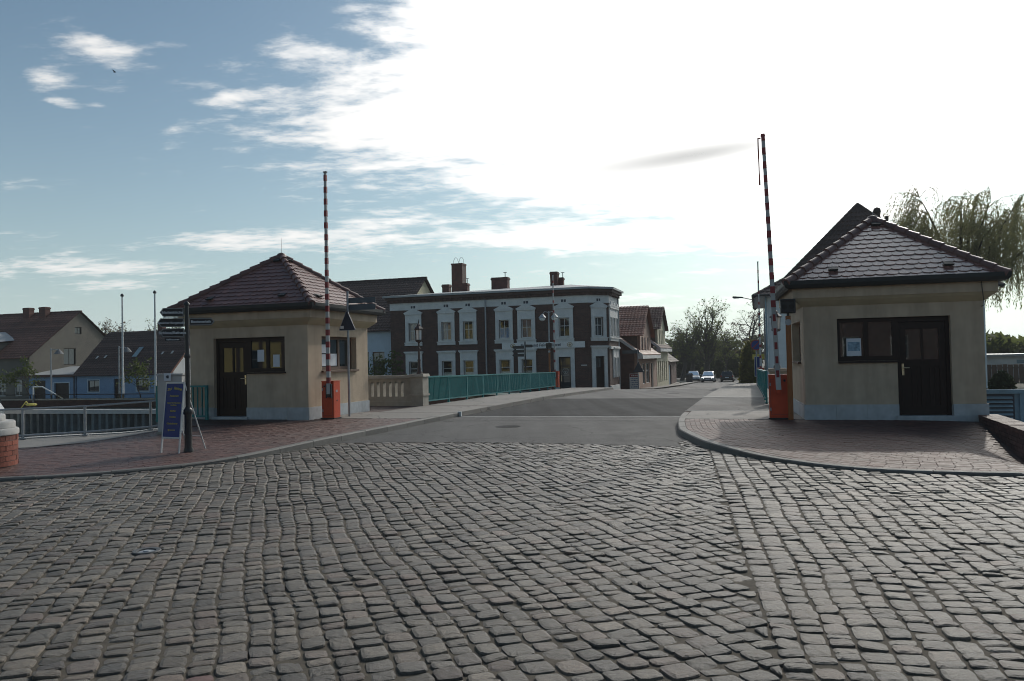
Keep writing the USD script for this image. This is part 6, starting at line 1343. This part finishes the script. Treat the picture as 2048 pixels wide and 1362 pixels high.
for k, (px, Y, z, h, sp, lab) in enumerate(((282, 62, -1.35, 3.6, 1.1, 'small young tree in front of the blue house'), (62, 63, -1.35, 4.0, 1.2, 'small young tree in front of the brown house'), (-6, 62, -1.35, 3.6, 1.3, 'small young tree cut by the left edge of the picture'), (748, 51, -.9, 3.1, 1.2, 'small leafy tree between the left kiosk and the bakery'))):
    tree('young_tree', lab, 'tree', atpx(px, Y), z, h, sp, 60+k, leaf=LEAF2, nleaf=3, lsize=.13, trunk_r=.05, clear=.42, kids=(9, 5, 4, 3))
def shrub(name, label, xy, z, rx, ry, rz, n, size, leaf, seed, cat='shrub', kind=None):
    r = np.random.default_rng(seed); d = r.normal(size=(n, 3)); d /= np.linalg.norm(d, axis=1, keepdims=True); d[:, 2] = np.abs(d[:, 2])
    rad = r.uniform(.35, 1, (n, 1))**.5; p = d*rad
    b = .72+.5*meshkit.fbm(d*2.2+seed, 3)[:, None]; p = p*b*[rx, ry, rz]
    if kind: m = MB(); leaf_quads(m, p+[xy[0], xy[1], z], size, r); return solo(name, m, leaf, label, cat, kind=kind)
    t = thing(name, label, cat, xy, z); m = MB(); leaf_quads(m, p, size, r); part(t, 'foliage', m, leaf); m = MB()
    for k in range(7): q = p[r.integers(n)]; m.cyl((q[0]*.1, q[1]*.1, 0), q*.85, .03, .01, 4)
    part(t, 'stems', m, BARK); return t
shrub('round_bush', 'round dark green bush on the steel quay wall at the right', (25.0, 39.8), -.55, .62, .62, .95, 1500, .12, LEAF3, 5)
shrub('golden_shrub', 'tall yellow-green shrub in front of the farthest right house', atpx(1496, 88), -2.2, 1.15, 1.15, 5.6, 2200, .26, GOLDL, 6)
for k, (px, Y, rx, rz, lf_, lab) in enumerate(((1452, 132, 4.5, 4.6, LEAF, 'dark hedge mass behind the dark car'), (1478, 134, 3.5, 5.0, BUD, 'brownish hedge mass left of the yellow-green shrub'), (1425, 137, 4.5, 4.0, LEAF, 'dark bush mass behind the tall chestnut'), (1392, 138, 4.5, 4.6, LEAF3, 'dark bush mass behind the trunks'), (1358, 136, 4.0, 5.4, LEAF3, 'dark bush mass beyond the barn'))):
    shrub('hedge', lab, atpx(px, Y), -2.5, rx, 3.0, rz, 5200, .42, lf_, 80+k, cat='hedge')
# far belts of wood that read as one mass
def wood_belt(name, label, s, t0, t1, h, n, leaf, seed):
    r = np.random.default_rng(seed); t = r.uniform(t0, t1, n); hh_ = h*(.65+.6*meshkit.fbm(np.c_[t*.11, t*0+seed, t*0], 3)); u = r.uniform(0, 1, n)**.7; ss_ = s+r.uniform(0, 8, n)
    P = np.c_[O[0]+ss_*U[0]+t*V[0], O[1]+ss_*U[1]+t*V[1], -2.5+hh_*u]; m = MB(); leaf_quads(m, P, .75, r); solo(name, m, leaf, label, 'wood', kind='stuff')
wood_belt('distant_wood', 'distant belt of trees behind the bend of the street', 165, -60, 60, 7.5, 9000, LEAF3, 3)
wood_belt('distant_wood', 'distant belt of bare trees behind the houses of the left bank', 130, -190, -75, 7.5, 7000, BUD, 4)
wood_belt('distant_wood', 'distant belt of trees behind the white hall at the right', 75, 14, 60, 6.3, 7000, LEAF, 5)
# weeping willow
def willow(xy, z, h, seed):
    r = np.random.default_rng(seed); t = thing('weeping_willow', 'large weeping willow with hanging strands behind the right kiosk', 'tree', xy, z); tk, st, lv = MB(), MB(), MB(); leaves = []; dirs = []
    tk.cyl((0, 0, 0), (.1, 0, h*.22), .62, .48, 12); tk.cyl((.1, 0, h*.22), (.15, 0, h*.34), .48, .42, 12)
    for k in range(19):
        az = k*2.4+r.uniform(-.3, .3); out = .9+4.9*math.sqrt((k+.3)/19); top = h*(.92-.22*(out/5)**2+r.uniform(-.05, .02))
        p0 = np.array([.12, 0, h*r.uniform(.24, .33)]); p3 = np.array([out*math.cos(az), out*math.sin(az), top]); p1 = p0+[(p3-p0)[0]*.25, (p3-p0)[1]*.25, (top-p0[2])*.5]; p2 = p3-[(p3-p0)[0]*.25, (p3-p0)[1]*.25, (top-p0[2])*.15]
        q = np.linspace(0, 1, 9)[:, None]; c = (1-q)**3*p0+3*(1-q)**2*q*p1+3*(1-q)*q*q*p2+q**3*p3
        for i in range(8): tk.cyl(c[i], c[i+1], .19*(1-i/8.4), .19*(1-(i+1)/8.4), 6, cap=False)
        for b in range(22):
            i = r.integers(3, 9); s = c[i]; a2 = az+r.normal()*1.1; l = r.uniform(.6, 2.3); e = s+np.array([l*math.cos(a2), l*math.sin(a2), r.uniform(.1, .9)])
            mid = (s+e)/2+[0, 0, .25]; st.cyl(s, mid, .03, .02, 3, cap=False); st.cyl(mid, e, .02, .012, 3, cap=False)
            for d in range(8):
                f = r.uniform(.1, 1); p = s+(e-s)*f+[0, 0, .3*f*(1-f)*2]; L = r.uniform(.7, 3.4)*(1. if p[2] > h*.5 else .8); L = min(L, p[2]-.9)
                if L < .5: continue
                n = max(4, int(L/.42)); pts = [p]; o = np.array([math.cos(a2), math.sin(a2), 0])*r.uniform(.1, .6); v = o+[-.18, 0, r.uniform(-.3, .25)]
                for w in range(n):
                    v = v*.72+np.array([-.05, 0, -.62])*.5+r.normal(size=3)*.05; pts.append(pts[-1]+v/np.linalg.norm(v)*L/n)
                for w in range(n):
                    st.cyl(pts[w], pts[w+1], .0035, .003, 3, cap=False)
                    for y in range(4): g = r.uniform(); leaves.append(pts[w]+(pts[w+1]-pts[w])*g+r.normal(size=3)*.03); dirs.append((pts[w+1]-pts[w])/np.linalg.norm(pts[w+1]-pts[w])+r.normal(size=3)*.35)
    P = np.array(leaves); a = np.array(dirs); a /= np.linalg.norm(a, axis=1, keepdims=True); b = r.normal(size=a.shape); b -= (a*b).sum(1)[:, None]*a; b /= np.linalg.norm(b, axis=1, keepdims=True)
    a *= r.uniform(.06, .12, (len(P), 1)); b *= .026; lv.add(np.stack([P-a, P-b, P+a, P+b], 1).reshape(-1, 3), np.arange(4*len(P)).reshape(-1, 4))
    part(t, 'trunk', tk, BARK, smooth=40); part(t, 'strands', st, STRAND); part(t, 'crown', lv, WILLOWL); return t
willow(atpx(1922, 52), -.6, 14.4, 17)
r_ = np.random.default_rng(5); mt = thing('mistletoe', 'round mistletoe ball hanging in the willow crown', 'plant', (atpx(1938, 52)[0], 51.5), 9.6); m = MB(); d = r_.normal(size=(700, 3)); d = d/np.linalg.norm(d, axis=1, keepdims=True)*r_.uniform(.1, .55, (700, 1)); leaf_quads(m, d, .12, r_); part(mt, 'foliage', m, LEAF2)

# ------------------------------------------------------------------ cars
def car(label, st, heading, paint, lights='front', lit=False, h=1.46, L=4.1):
    g = thing('car', label, 'car', W(*st), rz_(st[0]), heading); w = .86
    def loft(secs, mt, name, parent=g):
        n = len(secs[0]); v = np.vstack(secs); f = [[k*n+i, k*n+(i+1) % n, (k+1)*n+(i+1) % n, (k+1)*n+i] for k in range(len(secs)-1) for i in range(n)]
        m = MB().add(v, f); m.add(secs[0], [[0, i, i+1] for i in range(1, n-1)]); m.add(secs[-1], [[0, i+1, i] for i in range(1, n-1)]); return part(parent, name, m, mt, smooth=35)
    def ringx(y, hw, z0, z1): return np.array([(-hw*.93, y, z0), (-hw, y, z0+.12), (-hw, y, (z0+z1)/2), (-hw*.95, y, z1-.04), (-hw*.85, y, z1), (hw*.85, y, z1), (hw*.95, y, z1-.04), (hw, y, (z0+z1)/2), (hw, y, z0+.12), (hw*.93, y, z0)])
    F_, B_ = L/2, -L/2
    b = loft([ringx(B_, w*.86, .36, .80), ringx(B_+.12, w*.96, .24, .92), ringx(B_+.6, w, .2, .93), ringx(F_-1.25, w, .2, .90), ringx(F_-.5, w*.98, .2, .80), ringx(F_-.1, w*.92, .26, .68), ringx(F_, w*.82, .34, .60)], paint, 'body')
    gh = lambda y, hw0, z0, z1, hw1: np.array([(-hw0, y, z0), (-hw1-.02, y, z1-.05), (-hw1+.06, y, z1), (hw1-.06, y, z1), (hw1+.02, y, z1-.05), (hw0, y, z0)])
    loft([gh(B_+.16, .74, .86, .94, .70), gh(B_+.45, .78, .86, h-.04, .60), gh(B_+1.3, .80, .86, h, .62), gh(F_-1.75, .80, .84, h-.03, .60), gh(F_-.95, .76, .80, .88, .70)], paint, 'cabin')
    yw0, yw1 = F_-.98, F_-1.70
    part(g, 'windscreen', MB().add([(-.66, yw0, .93), (.66, yw0, .93), (.54, yw1+.02, h-.06), (-.54, yw1+.02, h-.06)], [[0, 1, 2, 3]]), GLASS)
    part(g, 'rear_window', MB().add([(-.62, B_+.15, .97), (.62, B_+.15, .97), (.54, B_+.41, h-.09), (-.54, B_+.41, h-.09)], [[0, 1, 2, 3]]), GLASS)
    for sx in (-1, 1):
        part(g, 'side_window', MB().add([(sx*.803, F_-1.15, .92), (sx*.803, B_+.55, .92), (sx*.64, B_+.75, h-.09), (sx*.645, F_-1.75, h-.10)], [[0, 1, 2, 3]]), GLASS)
        part(g, 'mirror', MB().hexa([(sx*.82, F_-1.22, .92), (sx*.99, F_-1.25, .93), (sx*.99, F_-1.15, .93), (sx*.82, F_-1.1, .92), (sx*.82, F_-1.22, 1.03), (sx*.98, F_-1.25, 1.05), (sx*.98, F_-1.15, 1.05), (sx*.82, F_-1.1, 1.03)]), paint)
        for yy in (F_-.82, B_+.75):
            m = MB(); m.cyl((sx*(w-.2), yy, .31), (sx*(w+.01), yy, .31), .31, n=18); wh_ = part(g, 'wheel', m, RUBBER, smooth=40); part(wh_, 'rim', MB().cyl((sx*(w+.01), yy, .31), (sx*(w+.02), yy, .31), .19, n=14), STEEL)
        part(g, 'headlight', MB().hexa([(sx*.48, F_-.06, .55), (sx*.76, F_-.17, .55), (sx*.76, F_-.10, .55), (sx*.48, F_+.02, .55), (sx*.48, F_-.09, .68), (sx*.76, F_-.2, .70), (sx*.76, F_-.14, .70), (sx*.48, F_-.01, .68)]), LAMPLIT if lit else WHITE)
        part(g, 'tail_light', MB().box(sx*.74-.09, sx*.74+.06, B_-.01, B_+.08, .66, .86), TAIL)
    part(g, 'grille', MB().box(-.42, .42, F_-.02, F_+.012, .48, .58), INK); part(g, 'bumper', MB().box(-.72, .72, F_-.06, F_+.02, .28, .40), INK); part(g, 'number_plate', MB().box(-.26, .26, F_+.013, F_+.03, .40, .50), PAPER); part(g, 'number_plate', MB().box(-.26, .26, B_-.02, B_-.005, .55, .66), PAPER)
    return g
tc_ = lambda px, s: (lambda k, a: (k*a[1]-a[0])/(V[0]-k*V[1]))((px-1024)/F_PX, O+s*U)
car('silver car with its headlights on, coming along the street', (86, tc_(1415, 86)), RZ+math.pi, CARSILVER, lit=True)
car('dark car driving away at the right of the street', (88, tc_(1453, 88)), RZ, CARDARK)
car('white car standing at the left kerb behind a dark bin', (90, tc_(1385, 90)), RZ+math.pi+.12, CARWHITE)
bn_ = thing('street_bin', 'dark green street bin on the left kerb in front of the white car', 'bin', W(84, tc_(1377, 84)), rz_(84), RZ); part(bn_, 'body', MB().hexa([(-.4, -.35, .1), (.4, -.35, .1), (.4, .35, .1), (-.4, .35, .1), (-.45, -.4, 1.05), (.45, -.4, 1.05), (.45, .4, 1.05), (-.45, .4, 1.05)]), CARDARK); part(bn_, 'lid', MB().hexa([(-.48, -.43, 1.055), (.48, -.43, 1.055), (.48, .43, 1.055), (-.48, .43, 1.055), (-.3, -.4, 1.2), (.3, -.4, 1.2), (.3, .4, 1.25), (-.3, .4, 1.25)]), CARDARK); part(bn_, 'wheel', MB().cyl((-.42, .3, .1), (.42, .3, .1), .1, n=12), RUBBER)
bt = thing('motor_boat', 'white motor boat with a rounded cabin, cut by the left edge of the picture', 'boat', W(19.6, -48.0), -3.1, RZ)
m = MB(); hs = [(-4.2, .9, .5), (-3.6, 1.25, .1), (0, 1.35, 0), (2.6, 1.15, .1), (4.1, .35, .35)]
vs = [(x, q*w, z) for x, w, z0 in hs for q, z in ((-1, 1.25), (-.75, z0-.25), (.75, z0-.25), (1, 1.25))]; m.add(vs, [[a*4+b, a*4+(b+1) % 4, (a+1)*4+(b+1) % 4, (a+1)*4+b] for a in range(4) for b in range(4)]); m.add(vs[:4], [[0, 1, 2, 3]]); m.add(vs[-4:], [[3, 2, 1, 0]]); part(bt, 'hull', m, WHITE)
cabp = Polygon([(-2.9, 1.25), (2.6, 1.25), (2.9, 1.9), (2.5, 2.35), (1.7, 2.6), (-2.6, 2.65), (-2.9, 2.4)]); part(bt, 'cabin', MB().fpoly(Fr((0, -.95), (1, 0)), cabp, -1.9, 0), WHITE)
part(bt, 'window', MB().fpoly(Fr((0, -.95), (1, 0)), sbox(-2.3, 1.75, 1.9, 2.2), .001, .02), GLASS)

# bird
bd = thing('bird', 'small dark bird high in the sky at the left', 'bird', (-20.3, 40.), 16.9); m = MB(); m.lathe([(0, -.08), (.03, -.05), (.035, 0), (.02, .05), (0, .08)], n=8); v, f_ = m.mesh(); v = v[:, [2, 0, 1]]; part(bd, 'body', MB().add(v, f_), INK, smooth=True)
for sy in (-1, 1): part(bd, 'wing', MB().add([(.03, 0, .015), (-.04, 0, .015), (-.07, sy*.15, .07), (-.01, sy*.10, .06)], [[0, 1, 2, 3]]), INK)
# yellow half-timbered house beside the street, left of the picture: the kiosk's panes mirror it
yh = thing('yellow_house', 'yellow half-timbered house outside the picture, mirrored in the left kiosk panes', 'house', (-27, 1.0), 0, 0); f = Fr((0, 0), (0, 1)); L = 17.
hol = [(x, z0, x+1.2, z0+1.5) for x in (1.6, 4.8, 8.0, 11.2, 14.2) for z0 in (.9, 3.9)]
part(yh, 'wall', MB().fpoly(f, wallpoly(0, L, -.1, 6.2, hol), -.3, 0), RENDER_YEL)
for q in hol: window(yh, f, q[0], q[2], q[1], q[3], -.1, WHITE, rows=(.35, .65), back=(CURT, 1.))
for z0 in (.2, 2.9, 5.9): part(yh, 'beam', MB().fbox(f, 0, L, z0, z0+.28, .003, .05), WOOD2)
for x in np.arange(0, L, 1.58): part(yh, 'stud', MB().fbox(f, x, x+.22, .48, 2.9, .003, .045), WOOD2); part(yh, 'stud', MB().fbox(f, x, x+.22, 3.18, 5.9, .003, .045), WOOD2)
part(yh, 'side_wall', MB().box(-9, -.31, 0, .3, -.1, 6.2), RENDER_YEL); part(yh, 'side_wall', MB().box(-9, -.31, L-.3, L, -.1, 6.2), RENDER_YEL); part(yh, 'interior', MB().box(-8.5, -.9, .5, L-.5, 0, 6.1), ROOM)
part(yh, 'roof', MB().add([(.4, -.3, 6.1), (.4, L+.3, 6.1), (-4.6, L+.3, 10.4), (-4.6, -.3, 10.4), (-9.4, -.3, 6.1), (-9.4, L+.3, 6.1)], [[0, 1, 2, 3], [3, 2, 5, 4]]), OLDTILE)

# a thin spring haze over the town
hz = MB(); hz.box(-700, 700, -350, 900, -6, 40)
g = NG(); hm = usdkit.material(stage, '/World/Looks/haze', {'v': ('principled_volume', {'color': (.92, .96, 1.0), 'density': HAZE, 'anisotropy': .35})}, [], volume='v.volume')
solo('haze', hz, hm, None, None, kind='stuff')

# dark brick house across the street, behind the photographer: the right kiosk's panes mirror it
th = thing('town_house', 'dark brick town house outside the picture, mirrored in the right kiosk panes', 'house', (-16, -24), 0, 0); f = Fr((34, 0), (-1, 0)); L = 34.
hol = [(x, z0, x+1.1, z0+1.6) for x in np.arange(1.5, 33, 3.1) for z0 in (1.0, 4.2)]
part(th, 'wall', MB().fpoly(f, wallpoly(0, L, -.1, 6.8, hol), -.3, 0), DARKBRICK)
for q in hol: window(th, f, q[0], q[2], q[1], q[3], -.1, GREYW, rows=(.35, .65), back=(CURT, 1.))
part(th, 'interior', MB().box(.5, L-.5, -9, -1.4, 0, 6.6), ROOM)
part(th, 'roof', MB().add([(-.3, .5, 6.7), (L+.3, .5, 6.7), (L+.3, -5, 11), (-.3, -5, 11), (-.3, -10.5, 6.7), (L+.3, -10.5, 6.7)], [[0, 1, 2, 3], [3, 2, 5, 4]]), DARKTILE)
for x0, x1 in ((-.001, .3), (L-.3, L+.001)): part(th, 'gable_wall', MB().prism(Polygon([(x0, -.31), (x1, -.31), (x1, -10), (x0, -10)]), -.1, 6.7), DARKBRICK)
